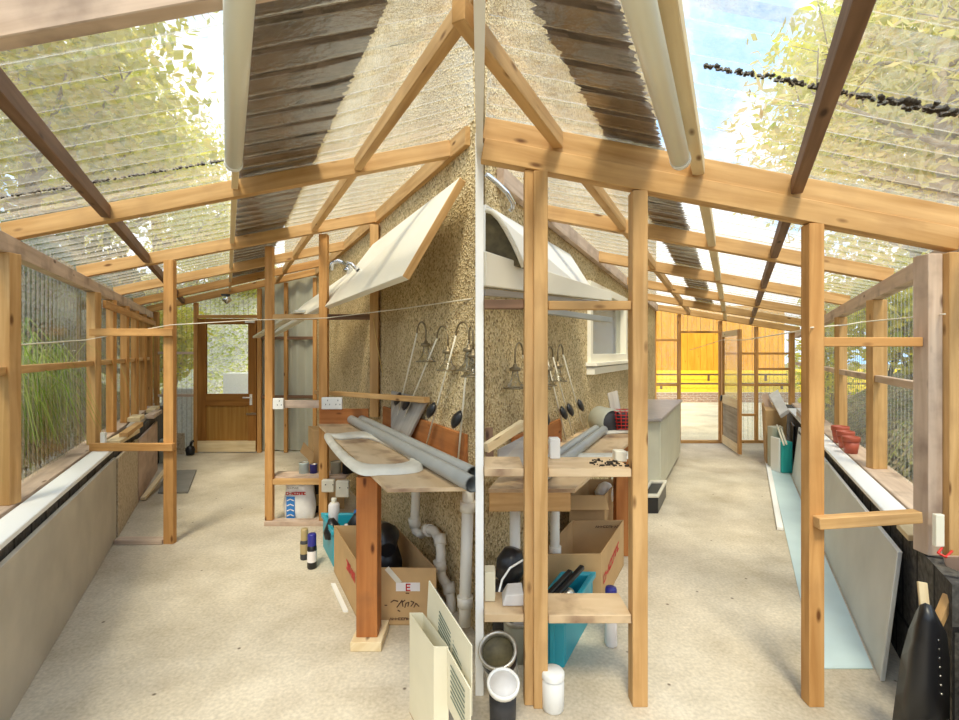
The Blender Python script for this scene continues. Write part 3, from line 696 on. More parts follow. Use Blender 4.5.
# lanterns on shepherd hooks
def lantern(Wg, sg, ytop, ztop, ybot, zbot, u, lab, g, lean=1):
    t = thing('garden_lantern', lab, 'garden lantern', Wg.W(u,ybot,zbot), g)
    top = Wg.W(u, ytop, ztop-.08); bot = Wg.W(u, ybot, zbot)
    part(t, 'stake', M['stake'], lambda m: m.tube([bot, bot.lerp(top,.5), top], .0055, 8), 0)
    hk = []
    for k in range(11):
        a = PI*k/10; hk.append(Wg.W(u, ytop-.09*(1-math.cos(a))*lean, ztop-.08+.075*math.sin(a)))
    e = hk[-1]; hk.append(e+V((0,0,-.05)))
    part(t, 'hook', M['wire'], lambda m: m.tube(hk, .0055, 8), 0)
    c = e+V((0,0,-.05))
    part(t, 'lamp_cap', M['wire'], lambda m: m.lathe([(.003,0),(.012,-.012),(.014,-.02),(.034,-.03),(.034,-.045),(.012,-.05)], c, seg=14), 0)
    gs = part(t, 'glass_shade', M['lampglass'], lambda m: m.lathe([(.018,-.045),(.022,-.08),(.03,-.11),(.055,-.14),(.062,-.15)], c, seg=16), 0)
    part(gs, 'wire_rim', M['wire'], lambda m: m.tube([c+V((.066*math.cos(2*PI*k/16), .066*math.sin(2*PI*k/16), -.15)) for k in range(17)], .005, 6), 0)
    s_ = bot.lerp(top, .36)
    part(t, 'solar_panel', M['black'], lambda m: m.lathe([(.001,-.018),(.03,-.015),(.045,0),(.03,.015),(.001,.018)], s_+V((-sg*.03,-.01,0)), (-sg,-.5,.3), 14, 1.5), 0)
    return t
gl_ = 'garden lanterns on the wall'
for (xt, yt, xb, yb, lab) in ((417,322,394,428,'farthest of four hooked garden lanterns on the left house wall'),(437,326,398,430,'second-farthest hooked garden lantern on the left house wall'),(456,322,426,443,'third hooked garden lantern, over the grey leaning board, left wall'),(469,326,458,455,'nearest hooked garden lantern by the white corner post, left wall')):
    Yt = F*1.36/(xt-227); Yb = F*1.36/(xb-227)
    lantern(A, 1, Yt, EYE-(yt-PY)*Yt/F, Yb, BZ+.01, 1.36, lab, gl_, .85 if xt < 460 else .25)
for (xt, yt, xb, lab) in ((563,344,584,'farthest garden lantern stake on the right house wall'),(553,346,573,'second garden lantern on right house wall, beside post'),(547,348,566,'third garden lantern on the right house wall behind the post'),(523,342,550,'nearest garden lantern left of the post on right house wall')):
    Yt = F*1.33/(735-xt); Yb = F*1.33/(735-xb)
    lantern(B, -1, Yt, EYE-(yt-PY)*Yt/F, Yb, .91, -1.33, lab, gl_, .6)

# waste pipes under the left bench
t = thing('waste_pipe', 'white waste pipe with a curved trap under the left bench', 'pipe', A.at(440,600,3.0), 'white waste pipes')
def joint(m, c, d, r): c = V(c); d = V(d).normalized(); m.tube([c-d*.03, c+d*.03], r, 14)
mb = MB(); pts = [A.at(416.5,470,3.3), A.at(415.5,505,3.3), A.at(414.5,522,3.3), A.at(416,531,3.3), A.at(421,534,3.27), A.at(428,530,3.2), A.at(434,531,3.12), A.at(440,540,3.05), A.at(441,553,3.0), A.at(440,565,3.0), A.at(442,577,3.0), A.at(449,588,2.98), A.at(451,600,2.96), A.at(451,612,2.96)]
mb.tube(pts, .031, 14); mb.build('pipe_run', M['waste'], t)
for i in (2,5,7,9,11):
    mb = MB(); joint(mb, pts[i], pts[i+1]-pts[i], .04); mb.build('pipe_collar', M['waste'], t)
t = thing('waste_pipe', 'straight white waste pipe beside the corner post, left-hand wing', 'pipe', A.at(465,605,2.74), 'white waste pipes')
part(t, 'pipe_run', M['waste'], lambda m: m.tube([A.at(468.5,480,2.72), A.at(465,604,2.72), A.at(464.5,625,2.72)], .034, 14), 0)
for y in (505,600): part(t, 'pipe_collar', M['waste'], lambda m: m.tube([A.at(468.5-(y-480)*.028,y-4,2.72), A.at(468.5-(y-480)*.028,y+6,2.72)], .045, 14), 0)

# ------------------------------------------------------------------ cartons
def carton(name, lab, cat, Wg, u0, u1, y0, y1, h, mat, matin, z0=.0, th=.008, g=None, du=0, flare=0):
    t = thing(name, lab, cat, Wg.W((u0+u1)/2, (y0+y1)/2, z0), g); W = Wg.W
    c = [W(u0,y0,z0), W(u1,y0,z0), W(u1+du,y1,z0), W(u0+du,y1,z0)]
    part(t, 'base', matin, lambda m: m.hexa(c+[p+V((0,0,th)) for p in c]), 0)
    cen = sum(c, V())/4
    for k in range(4):
        a, b = c[k], c[(k+1)%4]; ia, ib = a.lerp(cen, th/(a-cen).length*1.4), b.lerp(cen, th/(b-cen).length*1.4); up_ = V((0,0,h))
        f = V((0,0,th))
        oa, ob_ = (a-cen)*flare, (b-cen)*flare
        part(t, 'side', mat, lambda m: m.hexa([a+f,b+f,ib+f,ia+f,a+up_+oa,b+up_+ob_,ib+up_+ob_,ia+up_+oa]), 0)
    return t, c
def strokes(parent, name, mat, o, ux, uy, lines, w=.004, eps=.0025):
    """flat printed lettering: poly-lines in the plane o + a*ux + b*uy"""
    mb = MB(); ux = V(ux); uy = V(uy); n = ux.cross(uy).normalized(); o = V(o)+n*eps
    for ln in lines:
        for (a, b), (c, d_) in zip(ln, ln[1:]):
            p, q = o+ux*a+uy*b, o+ux*c+uy*d_
            if (q-p).length > 1e-5: mb.beam(p-(q-p).normalized()*w*.3, q+(q-p).normalized()*w*.3, w, .001, n)
    return mb.build(name, mat, parent)
def scribble(n, x0, y0, x1, h):
    r = random.Random(n); out = []
    for i in range(n):
        x = x0+(x1-x0)*i/n; s_ = (x1-x0)/n*.7
        k = r.choice([0,1,2,3])
        if k == 0: out.append([(x,y0),(x,y0+h),(x+s_,y0+h),(x+s_,y0)])
        elif k == 1: out.append([(x+s_,y0+h),(x,y0+h),(x,y0),(x+s_,y0)])
        elif k == 2: out.append([(x,y0),(x,y0+h)]); out.append([(x,y0+h*.5),(x+s_,y0+h*.5)])
        else: out.append([(x,y0),(x+s_/2,y0+h),(x+s_,y0)])
    return out
# box with the E label
t, c = carton('cardboard_box', 'open cardboard box marked E under the left bench', 'cardboard box', A, .78, 1.225, 2.81, 3.50, .335, M['card'], M['card_in'], g='cardboard boxes')
fo = c[0]; ux = V((1,0,0)); uz = V((0,0,1))
fx = lambda x, y: ((x-357)*2.81/F + 0, (627-y)*2.81/F)
def fpt(x, y): 
    p = A.at(x, y, 2.81); return (p.x-fo.x, p.z)
lx0, lz0 = fpt(396,591); lx1, lz1 = fpt(420,582.5)
mb = MB(); mb.hexa([fo+V((lx0,-.003,lz0)), fo+V((lx1,-.003,lz0)), fo+V((lx1,-.001,lz0)), fo+V((lx0,-.001,lz0)), fo+V((lx0,-.003,lz1)), fo+V((lx1,-.003,lz1)), fo+V((lx1,-.001,lz1)), fo+V((lx0,-.001,lz1))])
wlab = mb.build('white_label', M['label_w'], t)
ex, ez = fpt(406.5,590); eh = .036; ew = .022
strokes(wlab, 'letter_mark', M['red'], fo+V((0,-.003,0)), ux, uz, [[(ex,ez),(ex,ez+eh)],[(ex,ez),(ex+ew,ez)],[(ex,ez+eh/2),(ex+ew*.9,ez+eh/2)],[(ex,ez+eh),(ex+ew,ez+eh)]], .007)
def poly(pts): return [fpt(x,y) for x,y in pts]
strokes(t, 'script_print', M['ink_b'], fo+V((0,-.001,0)), ux, uz, [poly([(391,602),(394,600),(398,601)]),poly([(397,607),(400,603),(402,600),(403,606)]),poly([(402,602),(405,600)]),poly([(405,607),(406,603),(409,602),(408,606)]),poly([(411,601),(414,602),(411,606)]),poly([(414,607),(416,603),(419,606)]),poly([(385,605),(387,605)]),poly([(398,610),(400,611)]),poly([(406,593),(409,593)])], .006)
a_, b_ = fpt(390,619.5); c_, d_ = fpt(416,617.5)
strokes(t, 'printed_line', M['ink_b'], fo+V((0,-.001,0)), ux, uz, scribble(9, a_, b_, c_, .011), .004)
p0, p1 = fpt(386,567), fpt(399,582)
strokes(t, 'packing_tape', M['ring'], fo+V((0,-.0005,0)), ux, uz, [[(p0[0]+.01,p0[1]-.012), p1]], .03, .001)
sd = (c[3]-c[0]).normalized()
strokes(t, 'red_lettering', M['red'], c[0]+V((-.002,0,0)), -sd, uz, [[(-a,b) for a,b in l] for l in scribble(6,.12,.20,.36,.05)], .012)
mb = MB(); mb.tube([A.W(1.02,3.05,.34), A.W(1.06,3.2,.37), A.W(1.08,3.36,.36)], [.05,.09,.06], 14); mb.lathe([(0,.02),(.10,.05),(.11,.2),(.07,.33),(0,.35)], A.W(1.06,3.2,.0), seg=14)
mb.build('black_bag', M['black'], tag=('black bag inside the open E box', 'bag'))
mb = MB(); mb.grid([[A.W(.82+.28*j/5, 2.95+.4*i/6, .10+.03*math.sin(i*1.9+j*2.3)) for j in range(6)] for i in range(7)])
mb.build('paper_sheet', M['paper'], solid=.003, tag=('crumpled pale sheet lying in the open E box', 'paper'))
mb = MB(); A.sbox(mb, .715,.745, 2.95,3.3, .0,.012); mb.build('white_offcut', M['white'], tag=('thin white strip on the floor along the E box', 'plastic strip'))
# cream printed carton in the foreground
t, c = carton('printed_carton', 'narrow cream printed carton with raised flap beside the white corner post', 'carton', A, .81, .868, 1.88, 2.13, .444, M['cream_card'], M['card_in'], th=.005)
fl = [A.W(.885,1.74,.28), A.W(.885,2.13,.40), A.W(.895,2.13,.585), A.W(.885,1.74,.535)]
slab('raised_flap', M['cream_card'], fl, .005, None, t, 0)
strokes(t, 'flap_print', M['ink_g'], fl[1], fl[0]-fl[1], fl[2]-fl[1], [[(.30,.80-.085*i),(.56,.80-.085*i)] for i in range(8)] + [[(.62,.76-.085*i),(.80,.76-.085*i)] for i in range(6)] + [[(.86,.76-.085*i),(.97,.76-.085*i)] for i in range(5)], .006, .003)
f2 = [A.W(.86,1.70,.18), A.W(.86,1.875,.22), A.W(.86,1.875,.44), A.W(.86,1.70,.405)]
slab('front_flap', M['cream_card'], f2, .005, None, t, 0)
strokes(t, 'front_print', M['ink_g'], f2[1], f2[0]-f2[1], f2[2]-f2[1], [[(.2,.85-.09*i),(.8,.85-.09*i)] for i in range(7)], .006, .003)

# ------------------------------------------------------------------ cans, sack, clutter (left-hand wing)
def can(name, lab, cat, p, r, h, body, cap, g=None, capr=.8, caph=.25, band=None):
    t = thing(name, lab, cat, p, g)
    bd = part(t, 'body', body, lambda m: m.lathe([(0,0),(r*.9,0),(r,.008),(r,h*(1-caph)-.015),(r*.75,h*(1-caph)),(0,h*(1-caph))], p, seg=18), 0)
    part(t, 'cap', cap, lambda m: m.lathe([(r*capr,h*(1-caph)-.004),(r*capr,h-.008),(r*capr*.9,h),(0,h)], p, seg=18), 0)
    if band: part(bd, 'label_band', band, lambda m: m.lathe([(r*1.01,h*.2),(r*1.015,h*.22),(r*1.015,h*.5),(r*1.01,h*.52)], p, seg=18), 0)
    return t
can('spray_can', 'tan capped spray can behind the navy capped one on floor', 'spray can', onplane(A,304.5,559,0), .032, .235, M['dark'], M['gold'], 'spray cans', .85, .35, M['gold'])
can('spray_can', 'black spray can with navy cap on floor by the stud frame', 'spray can', onplane(A,312,568,0), .034, .255, M['black'], M['navy'], 'spray cans', .92, .32, M['label_w'])
# white sack
t = thing('cement_sack', 'white plastic sack with blue and red print behind the stud frame', 'sack', A.W(.7,4.6,0))
mb = MB(); rows = []
YS_ = 4.53
s0, s1 = A.at(280,0,YS_).x, A.at(312,0,YS_).x
for i in range(15):
    v = i/14; r = []
    for j in range(21):
        a = 2*PI*j/20; prof = (math.sin(PI*min(1,v*1.0+.03))**.16)
        ww = (s1-s0)/2*(.93+.09*math.sin(v*5)); dd = .085*prof+.01
        r.append(V(((s0+s1)/2 + ww*math.cos(a)*(.9+.1*prof), YS_+.1 - dd*math.sin(a) + .006*math.sin(9*v+3*j), v*.40 + .012*math.sin(j*1.7)*v)))
    rows.append(r)
mb.grid(rows); mb.build('sack_body', M['sack'], t)
so = V((s0, YS_+.002, 0)); sw = s1-s0
def rect(parent, name, mat, o, x0, x1, z0, z1, th=.004): 
    m = MB(); m.box(o.x+x0, o.x+x1, o.y-th, o.y, o.z+z0, o.z+z1); return m.build(name, mat, parent)
rect(t, 'blue_print', M['blue'], so, sw*.20, sw*.46, .03, .235)
strokes(t, 'white_lettering', M['label_w'], so+V((0,-.005,0)), ux, uz, [[(sw*.23,.055+.048*i),(sw*.33,.068+.048*i),(sw*.43,.055+.048*i)] for i in range(4)], .010)
strokes(t, 'red_lettering', M['red'], so+V((0,-.003,0)), ux, uz, scribble(8, sw*.2, .255, sw*.82, .022), .008)
strokes(t, 'small_print', M['ink'], so+V((0,-.003,0)), ux, uz, scribble(5, sw*.25, .31, sw*.6, .012), .003)
# tins on the low shelf and beneath
zs = zp(478.5)+.012
def tin(lab, px_, y, r, h, body, z, Wg=A, g='tins and jars', lidm=None):
    p = Wg.at(px_, 352, y); p.z = z
    t = thing('tin', lab, 'tin', p, g)
    part(t, 'body', body, lambda m: m.lathe([(0,0),(r,0),(r,h*.9),(r*1.05,h*.92),(r*1.05,h*.97),(r,h)], p, seg=18), 0)
    part(t, 'lid', lidm or M['can'], lambda m: m.lathe([(r*.98,h-.004),(r*.85,h-.012),(0,h-.012)], p, seg=18), 0)
    return t
tin('pale blue tin on the shelf rail of the stud frame', 304, YP+.16, .045, .10, M['blueboard'], zs)
tin('dark navy tin beside the pale blue tin on the frame shelf', 313.5, YP+.16, .035, .085, M['navy'], zs)
tin('grey-blue tin right of the frame post under the bench', 336, YP+.16, .05, .11, M['steel'], zs)
tin('black tin under the bench beside grey-blue tin', 348, YP+.17, .055, .12, M['black'], zs)
mb = MB(); q = [A.at(300,452,YP+.3), A.at(303.5,442,YP+.3), A.at(314,453,YP+.32), A.at(313,464,YP+.32)]
slab('card_flap', M['card'], q, .005, ('tilted piece of brown cardboard above the tins behind the frame', 'cardboard piece'), None, 0)
mb = MB(); A.sbox(mb, .88, 1.2, 4.9, 5.2, 0, .80); mb.build('cardboard_box', M['card'], bevel=.004, tag=('tall closed brown box in the dark corner behind the stud frame', 'cardboard box', 'cardboard boxes'))
can('paint_pot', 'dark paint pot right of the white sack', 'paint pot', A.W(.87,4.82,0), .075, .36, M['black'], M['can'], 'tins and jars', .98, .12, M['gold'])
can('white_bottle', 'white plastic bottle standing behind the turquoise crate under left bench', 'bottle', A.at(334,0,3.95)*1.0+V((0,0,-A.at(334,0,3.95).z+.20)), .045, .20, M['label_w'], M['upvc'], 'bottles', .5, .2)
# turquoise crate + clutter behind the E box
def crate(lab, Wg, u0, u1, y0, y1, h, g):
    t = thing('plastic_crate', lab, 'crate', Wg.W((u0+u1)/2,(y0+y1)/2,0), g)
    W = Wg.W
    def sh(m):
        for (a,b,c_,d_) in ((u0,u1,y0,y0+.02),(u0,u1,y1-.02,y1),(u0,u0+.02,y0+.02,y1-.02),(u1-.02,u1,y0+.02,y1-.02)): Wg.sbox(m,a,b,c_,d_,0,h)
        Wg.sbox(m,u0+.02,u1-.02,y0+.02,y1-.02,0,.02)
    part(t, 'shell', M['turq'], sh, .004)
    def rm(m):
        for (a,b,c_,d_) in ((u0-.015,u1+.015,y0-.015,y0+.006),(u0-.015,u1+.015,y1-.006,y1+.015),(u0-.015,u0+.006,y0+.006,y1-.006),(u1-.006,u1+.015,y0+.006,y1-.006)): Wg.sbox(m,a,b,c_,d_,h-.03,h+.004)
        for uu in (u0+.06,u1-.06): Wg.sbox(m,uu-.012,uu+.012,y0-.01,y0,.03,h-.03)
    part(t, 'rim', M['turq'], rm, .003)
    return t
crate('turquoise plastic crate behind the E box under the left bench', A, .79, 1.15, 3.57, 3.95, .27, 'turquoise crates')
rr = random.Random(3)
jl = [('black','black plastic fitting lying in the left turquoise crate',.83,3.72,.07,.1),('label_w','white plastic fitting in the left turquoise crate',.92,3.68,.04,.07),('black','second black fitting toward the wall in left turquoise crate',1.03,3.8,.08,.13),('label_w','round white fitting at the right in left turquoise crate',1.06,3.65,.035,.06),('blue','blue cleaning pot at the wall end of left turquoise crate',1.08,3.9,.05,.12)]
for mt, lab, u, y, r, h in jl:
    mb = MB(); mb.lathe([(0,0),(r,.01),(r*1.05,h*.6),(r*.7,h),(r*.3,h+.05),(0,h+.05)], A.W(u,y,.16), (rr.uniform(-.3,.3),rr.uniform(-.3,.3),1), 12)
    mb.build('crate_item', M[mt], tag=(lab, 'plastic item', 'things in the turquoise crates'))
mb = MB(); pts = [A.W(1.1+.11*math.cos(a/10*PI), 3.35+.02, .36+.05*math.sin(a/10*PI)) for a in range(11)]
# floor things far left
mb = MB(); mb.hexa([onplane(A,158,494,0)+V((0,0,.002)), onplane(A,188,493.5,0)+V((0,0,.002)), onplane(A,196.5,471,0)+V((0,0,.002)), onplane(A,166,472,0)+V((0,0,.002)), onplane(A,158,494,0)+V((0,0,.02)), onplane(A,188,493.5,0)+V((0,0,.02)), onplane(A,196.5,471,0)+V((0,0,.02)), onplane(A,166,472,0)+V((0,0,.02))])
mb.build('floor_mat', M['mat'], bevel=.002, tag=('grey flat mat lying on floor behind the left frame post', 'mat'))
mb = MB(); mb.beam(onplane(A,143,501,0)+V((0,0,.025)), A.at(167,468,5.9), .05, .03); mb.build('loose_batten', M['pine_p'], bevel=.003, tag=('pale batten sloping up from the floor beside the grey mat', 'batten'))
mb = MB(); A.sbox(mb, -.98,-.86,6.9,7.1,0,.32); mb.build('grey_tub', M['steel'], bevel=.006, tag=('grey tub against left wall near the end wall', 'tub'))
mb = MB(); A.sbox(mb, -.78,-.66,7.5,7.53,.0,.33); mb.build('wood_offcut', M['chip'], bevel=.003, tag=('short upright board offcut leaning by the brown door', 'timber offcut'))
mb = MB(); mb.lathe([(0,0),(.06,.01),(.07,.09),(.05,.13),(.02,.15),(0,.15)], A.W(-.57,7.45,0), seg=12); mb.tube([A.W(-.57,7.45,.13),A.W(-.55,7.45,.2),A.W(-.52,7.45,.22)], .02, 8)
mb.build('watering_can', M['black'], tag=('small black pot with spout on floor left of the brown door', 'pot'))
# ================================================================== RIGHT WING
# right glazed wall
wr = struct('wall_right', B.W(1.1,4,0))
SB = .70
ze = lambda y: zB(1.08,y)-RH-.055
part(wr, 'block_base', M['block'], lambda m: B.sbox(m, .86, 1.24, 1.9, 8.4, 0, SB-.02), 0)
part(wr, 'rough_block_base', M['stone'], lambda m: B.sbox(m, .98, 1.24, .2, 1.895, 0, SB-.06), 0)
part(wr, 'sill_timber', M['pine_w'], lambda m: B.sbox(m, .985, 1.20, 2.28, 8.35, SB-.018, SB+.015))
part(wr, 'eaves_plate', M['pine_w'], lambda m: m.beam(B.W(1.08,.4,ze(.4)), B.W(1.08,8.35,ze(8.35)), .07, .10))
for (y, w_, d_, mt) in ((3.66,.11,.07,'pine'),(4.9,.085,.07,'pine'),(6.1,.08,.06,'pine_o'),(7.25,.08,.06,'pine_o')):
    part(wr, 'post', M[mt], lambda m: B.post(m, 1.08, y, SB+.015, ze(y)-.05, w_, d_))
for (x0, x1, y, mt) in ((.85,.915,2.2,'pine_w'),(.917,.977,2.17,'pine'),(.979,1.06,2.2,'pine')):
    part(wr, 'corner_post', M[mt], lambda m: m.box(B.W(x0,2.2,0).x, B.W(x1,2.2,0).x, y-.04, y+.04, SB-.018, ze(2.2)-.05))
for (ya, yb) in ((2.25,3.62),(3.70,4.86),(4.94,6.06),(6.14,7.21),(7.3,8.38)):
    part(wr, 'noggin', M['pine_w'], lambda m: m.beam(B.W(1.08,ya,1.40), B.W(1.08,yb,1.40), .045, .05))
for ya, yb in ((.3,2.2),(2.2,4.3),(4.3,8.5)):
    zz_ = zB(1.2, (ya+yb)/2)
    n = int((yb-ya)/.076*6); rows = []
    for i in range(n+1):
        y = ya+(yb-ya)*i/n; uu = 1.185+.009*math.sin(2*PI*y/.076)
        rows.append([B.W(uu,y,SB+.0), B.W(uu,y,1.4), B.W(uu,y,zB(1.2,y)-.005)])
    mb = MB(); mb.grid(rows); mb.build('wall_sheet', M['wallclear'], wr, recalc=False)
mb = MB(); B.sbox(mb, .835,.975,2.55,7.6,SB-.018,SB+.01); mb.build('sill_strip', M['wpaint'], bevel=.004, tag=('long white plastic strip lying on the right block wall', 'plastic strip'))
W = B.W
mb = MB(); mb.hexa([W(.705,2.33,0),W(.73,2.33,0),W(.76,6.2,0),W(.735,6.2,0),W(.79,2.33,.63),W(.815,2.33,.63),W(.845,6.2,.63),W(.82,6.2,.63)])
mb.build('panel_board', M['panel_w'], bevel=.003, tag=('long pale grey board leaning against the right block wall', 'board'))
mb = MB(); mb.hexa([W(.41,2.42,.001),W(.695,2.42,.001),W(.72,7.2,.001),W(.50,7.2,.001),W(.41,2.42,.008),W(.695,2.42,.008),W(.72,7.2,.008),W(.50,7.2,.008)])
mb.build('floor_sheet', M['blueboard'], bevel=.001, tag=('pale blue sheet lying on floor beside the leaning grey board', 'floor sheet'))
mb = MB(); mb.beam(W(.475,7.2,.017), W(.405,4.3,.017), .05, .03); mb.build('floor_strip', M['wpaint'], bevel=.003, tag=('white plastic strip lying along the edge of pale blue sheet', 'plastic strip'))
# flower pots
for (x, yb, lab) in ((851,453,'nearest of three terracotta pots on the right sill'),(845.5,447.5,'middle of three terracotta pots on the right sill'),(840.2,442.5,'farthest of three terracotta pots on the right sill')):
    Y = (EYE-SB-.016)*F/(yb-PY); p = V(((x-479.5)*Y/F, Y, SB+.016)); r = 7.6*Y/F; h = 16.5*Y/F
    t = thing('plant_pot', lab, 'plant pot', p, 'terracotta pots')
    part(t, 'pot_body', M['terra'], lambda m: m.lathe([(0,.004),(r*.70,0),(r*.93,h*.72),(r*.80,h*.72),(r*.62,.02),(0,.02)], p, seg=22), 0)
    part(t, 'rim', M['terra'], lambda m: m.lathe([(r*.93,h*.70),(r,h*.72),(r*1.02,h*.97),(r*.98,h),(r*.9,h),(r*.88,h*.72)], p, seg=22), 0)
# near right clutter by the wall
t = thing('moulded_plastic', 'black moulded plastic piece standing at lower right by the wall', 'plastic piece', B.at(925,690,2.0))
mb = MB(); rows = []
for (y_, a, b, c_) in ((606,918,926,934),(625,910,927,945),(650,903,928,948),(690,897,929,948),(722,893,929,948)):
    rows.append([B.at(a,y_+6,1.92), B.at((a+b)/2,y_-1,1.84), B.at(b,y_-3,1.80), B.at((b+c_)/2,y_-1,1.82), B.at(c_,y_+8,1.86)])
mb.grid(rows); mb.build('shell', M['black'], t, solid=.012)
mb = MB()
for i in range(7): 
    p = B.at(938+i*.6, 640+i*9, 1.815); mb.lathe([(0,.003),(.004,.002),(.004,0)], p, (0,-1,0), 8)
mb.build('rivet_row', M['can'], t)
slab('plank_offcut', M['ply_p'], [B.at(942,556,2.08), B.at(975,556,1.95), B.at(975,618,1.95), B.at(955,602,2.04)], .02, ('pinkish plank end leaning over the block wall at far right', 'plank'))
mb = MB(); mb.beam(B.at(936,626,1.93), B.at(949,596,1.95), .03, .03); mb.build('batten_end', M['pine'], bevel=.002, tag=('short orange batten leaning above the black plastic piece', 'batten'))
mb = MB(); mb.beam(B.at(925,612,1.95), B.at(922,582,1.98), .03, .02); mb.build('batten_end', M['pine_p'], bevel=.002, tag=('short pale batten end left of the orange batten, lower right', 'batten'))
mb = MB(); B.sbox(mb, .84,.985,2.33,2.5,SB-.018,SB+.012); mb.build('timber_pad', M['pine_p'], bevel=.003, tag=('pale timber pad on the block wall at the corner posts', 'timber offcut'))
mb = MB(); p = B.at(936,545,2.12); mb.box(p.x-.018,p.x+.02,p.y-.02,p.y,p.z,p.z+.14); mb.build('plastic_trunking', M['upvc'], bevel=.002, tag=('short cream upright trunking on the right corner posts', 'trunking'))
cord([B.at(942,548,2.10), B.at(938,553,2.08), B.at(946,557,2.06), B.at(952,551,2.10)], .005, 'loose_cable', M['redp'], ('short loose reddish cable at foot of the corner posts', 'cable'))

# partition in the right-hand wing
YQ = 2.2
t = thing('partition_frame', 'large open timber frame with shelves in the right-hand wing foreground', 'timber frame', B.W(-.6,YQ,0))
zq = lambda y: EYE-(y-PY)*YQ/F
uq = lambda x: B.U(x,YQ)
pz = lambda u: zB(u,YQ)-RH*2-.01
part(t, 'post', M['pine'], lambda m: m.box(B.at(524,0,YQ).x, B.at(533,0,YQ).x, YQ-.03, YQ+.03, 0, pz(uq(528))))
part(t, 'post', M['pine'], lambda m: m.box(B.at(533,0,YQ-.02).x, B.at(547,0,YQ-.02).x, YQ-.05, YQ+.01, 0, pz(uq(540))))
part(t, 'post', M['pine'], lambda m: m.box(B.at(630,0,YQ).x, B.at(645,0,YQ).x, YQ-.04, YQ+.03, 0, pz(uq(637))))
xl = .02
part(t, 'rail', M['pine_b'], lambda m: m.box(.022, B.at(523.5,0,YQ).x, YQ-.02, YQ+.03, zq(309), zq(300)))
part(t, 'rail', M['pine'], lambda m: m.box(B.at(547.5,0,YQ).x, B.at(629.5,0,YQ).x, YQ-.03, YQ+.02, zq(310), zq(301.5)))
for (ya, yb, mt, dpt) in ((467,475.5,'ply',.24),(611.5,620,'ply',.20)):
    part(t, 'shelf', M[mt], lambda m: m.box(.022, B.at(523.5,0,YQ).x, YQ-.02, YQ-.02+dpt, zq(yb), zq(ya)))
    part(t, 'shelf', M[mt], lambda m: m.box(B.at(547.5,0,YQ).x, B.at(629.5,0,YQ).x, YQ-.03, YQ-.03+dpt, zq(yb), zq(ya)))
t = thing('partition_frame', 'single post with two short rails joining the right glazed wall', 'timber frame', B.W(.6,YQ,0))
part(t, 'post', M['pine_o'], lambda m: m.box(B.at(803.5,0,YQ).x, B.at(818.5,0,YQ).x, YQ-.04, YQ+.02, 0, pz(.335)))
part(t, 'rail', M['pine_o'], lambda m: m.beam(B.at(819,342,YQ), B.at(919,342,YQ), .045, .042))
part(t, 'rail', M['pine'], lambda m: m.beam(B.at(816,522.5,YQ-.06), B.at(918,516,YQ-.06), .05, .05))
cord([B.at(945,314,2.11), B.at(905,318,2.6), B.at(862,322,2.9), B.at(845,325,2.5), B.at(811,327.5,2.14)], .0035, 'washing_line', M['string'], ('pale string between the corner posts and single post, right-hand wing', 'string'))
cord([B.at(811,329,2.26), B.at(745,340,5.0), B.at(722,340,7.2), B.at(690,350,8.3)], .004, 'washing_line', M['string'], ('pale string running down right-hand wing towards the open door', 'string'))

# right bench
t = thing('workbench', 'plywood topped workbench behind the right partition frame', 'workbench', B.W(-1.1,3.3,0))
RZ = .90
rb = [V((.045,2.46,RZ)), B.W(-.82,2.46,RZ), B.W(-.82,4.4,RZ), B.W(-1.37,4.4,RZ), B.W(-1.37,2.86,RZ)]
MB().prism(rb, (0,0,-.022)).build('bench_top', M['ply'], t, bevel=.002)
part(t, 'leg', M['pine_r'], lambda m: B.post(m, -.90, 3.80, 0, RZ-.024, .105, .09))
part(t, 'front_bearer', M['pine'], lambda m: m.beam(V((.05,2.5,RZ-.075)), B.W(-.86,2.5,RZ-.075), .04, .10))
part(t, 'upstand', M['pine_r'], lambda m: m.beam(B.W(-1.365,2.95,RZ+.09), B.W(-1.365,3.75,RZ+.09), .025, .18))
for (x0, y0, x1, y1, r, dz_, lab) in ((553,458,604,419,.03,.0,'grey plastic drain pipe nearer the wall on right bench'),(557,461,610,420,.034,0,'grey plastic drain pipe nearer the front on the right bench')):
    pass
pipe(B.W(-1.03,2.55,RZ+.036), B.W(-1.12,4.1,RZ+.036), .034, ('grey plastic drain pipe nearer the front on the right bench', 'pipe', 'grey drain pipes'))
pipe(B.W(-1.12,2.62,RZ+.036), B.W(-1.20,4.15,RZ+.036), .034, ('grey plastic drain pipe nearer the wall on the right bench', 'pipe', 'grey drain pipes'))
oB = [(568,454),(592,434),(604,431),(640,431),(640,452),(628,459),(600,459),(574,458)]
iB = [(577,453),(597,437),(606,434.5),(630,434.5),(633,450),(622,454),(600,455),(582,455)]
ringmesh(B, oB, iB, RZ+.003, .022, 'window_trim_ring', M['ring'], ('cream D-shaped trim ring lying flat on the right bench', 'trim ring'))
mb = MB(); p = B.at(553,470,2.4); mb.box(p.x-.02,p.x+.03,2.36,2.42,zq(467)+.001,zq(467)+.10); mb.build('white_block', M['white'], bevel=.003, tag=('small white upright block on the upper shelf beside double post', 'block'))
mb = MB(); p = B.at(622,463,2.3); mb.box(p.x-.03,p.x+.025,2.3,2.36,zq(467)+.001,zq(467)+.05); mb.build('cream_block', M['upvc'], bevel=.003, tag=('small cream block at right end of the upper shelf', 'block'))
mb = MB(); r3 = random.Random(9)
for i in range(40):
    p = B.at(r3.uniform(592,627), 466, r3.uniform(2.2,2.35)); s_ = r3.uniform(.003,.008); p.z = zq(467)+.001+s_*.5
    mb.beam(p, p+V((r3.uniform(-.02,.02), r3.uniform(-.01,.01), 0)), s_, s_)
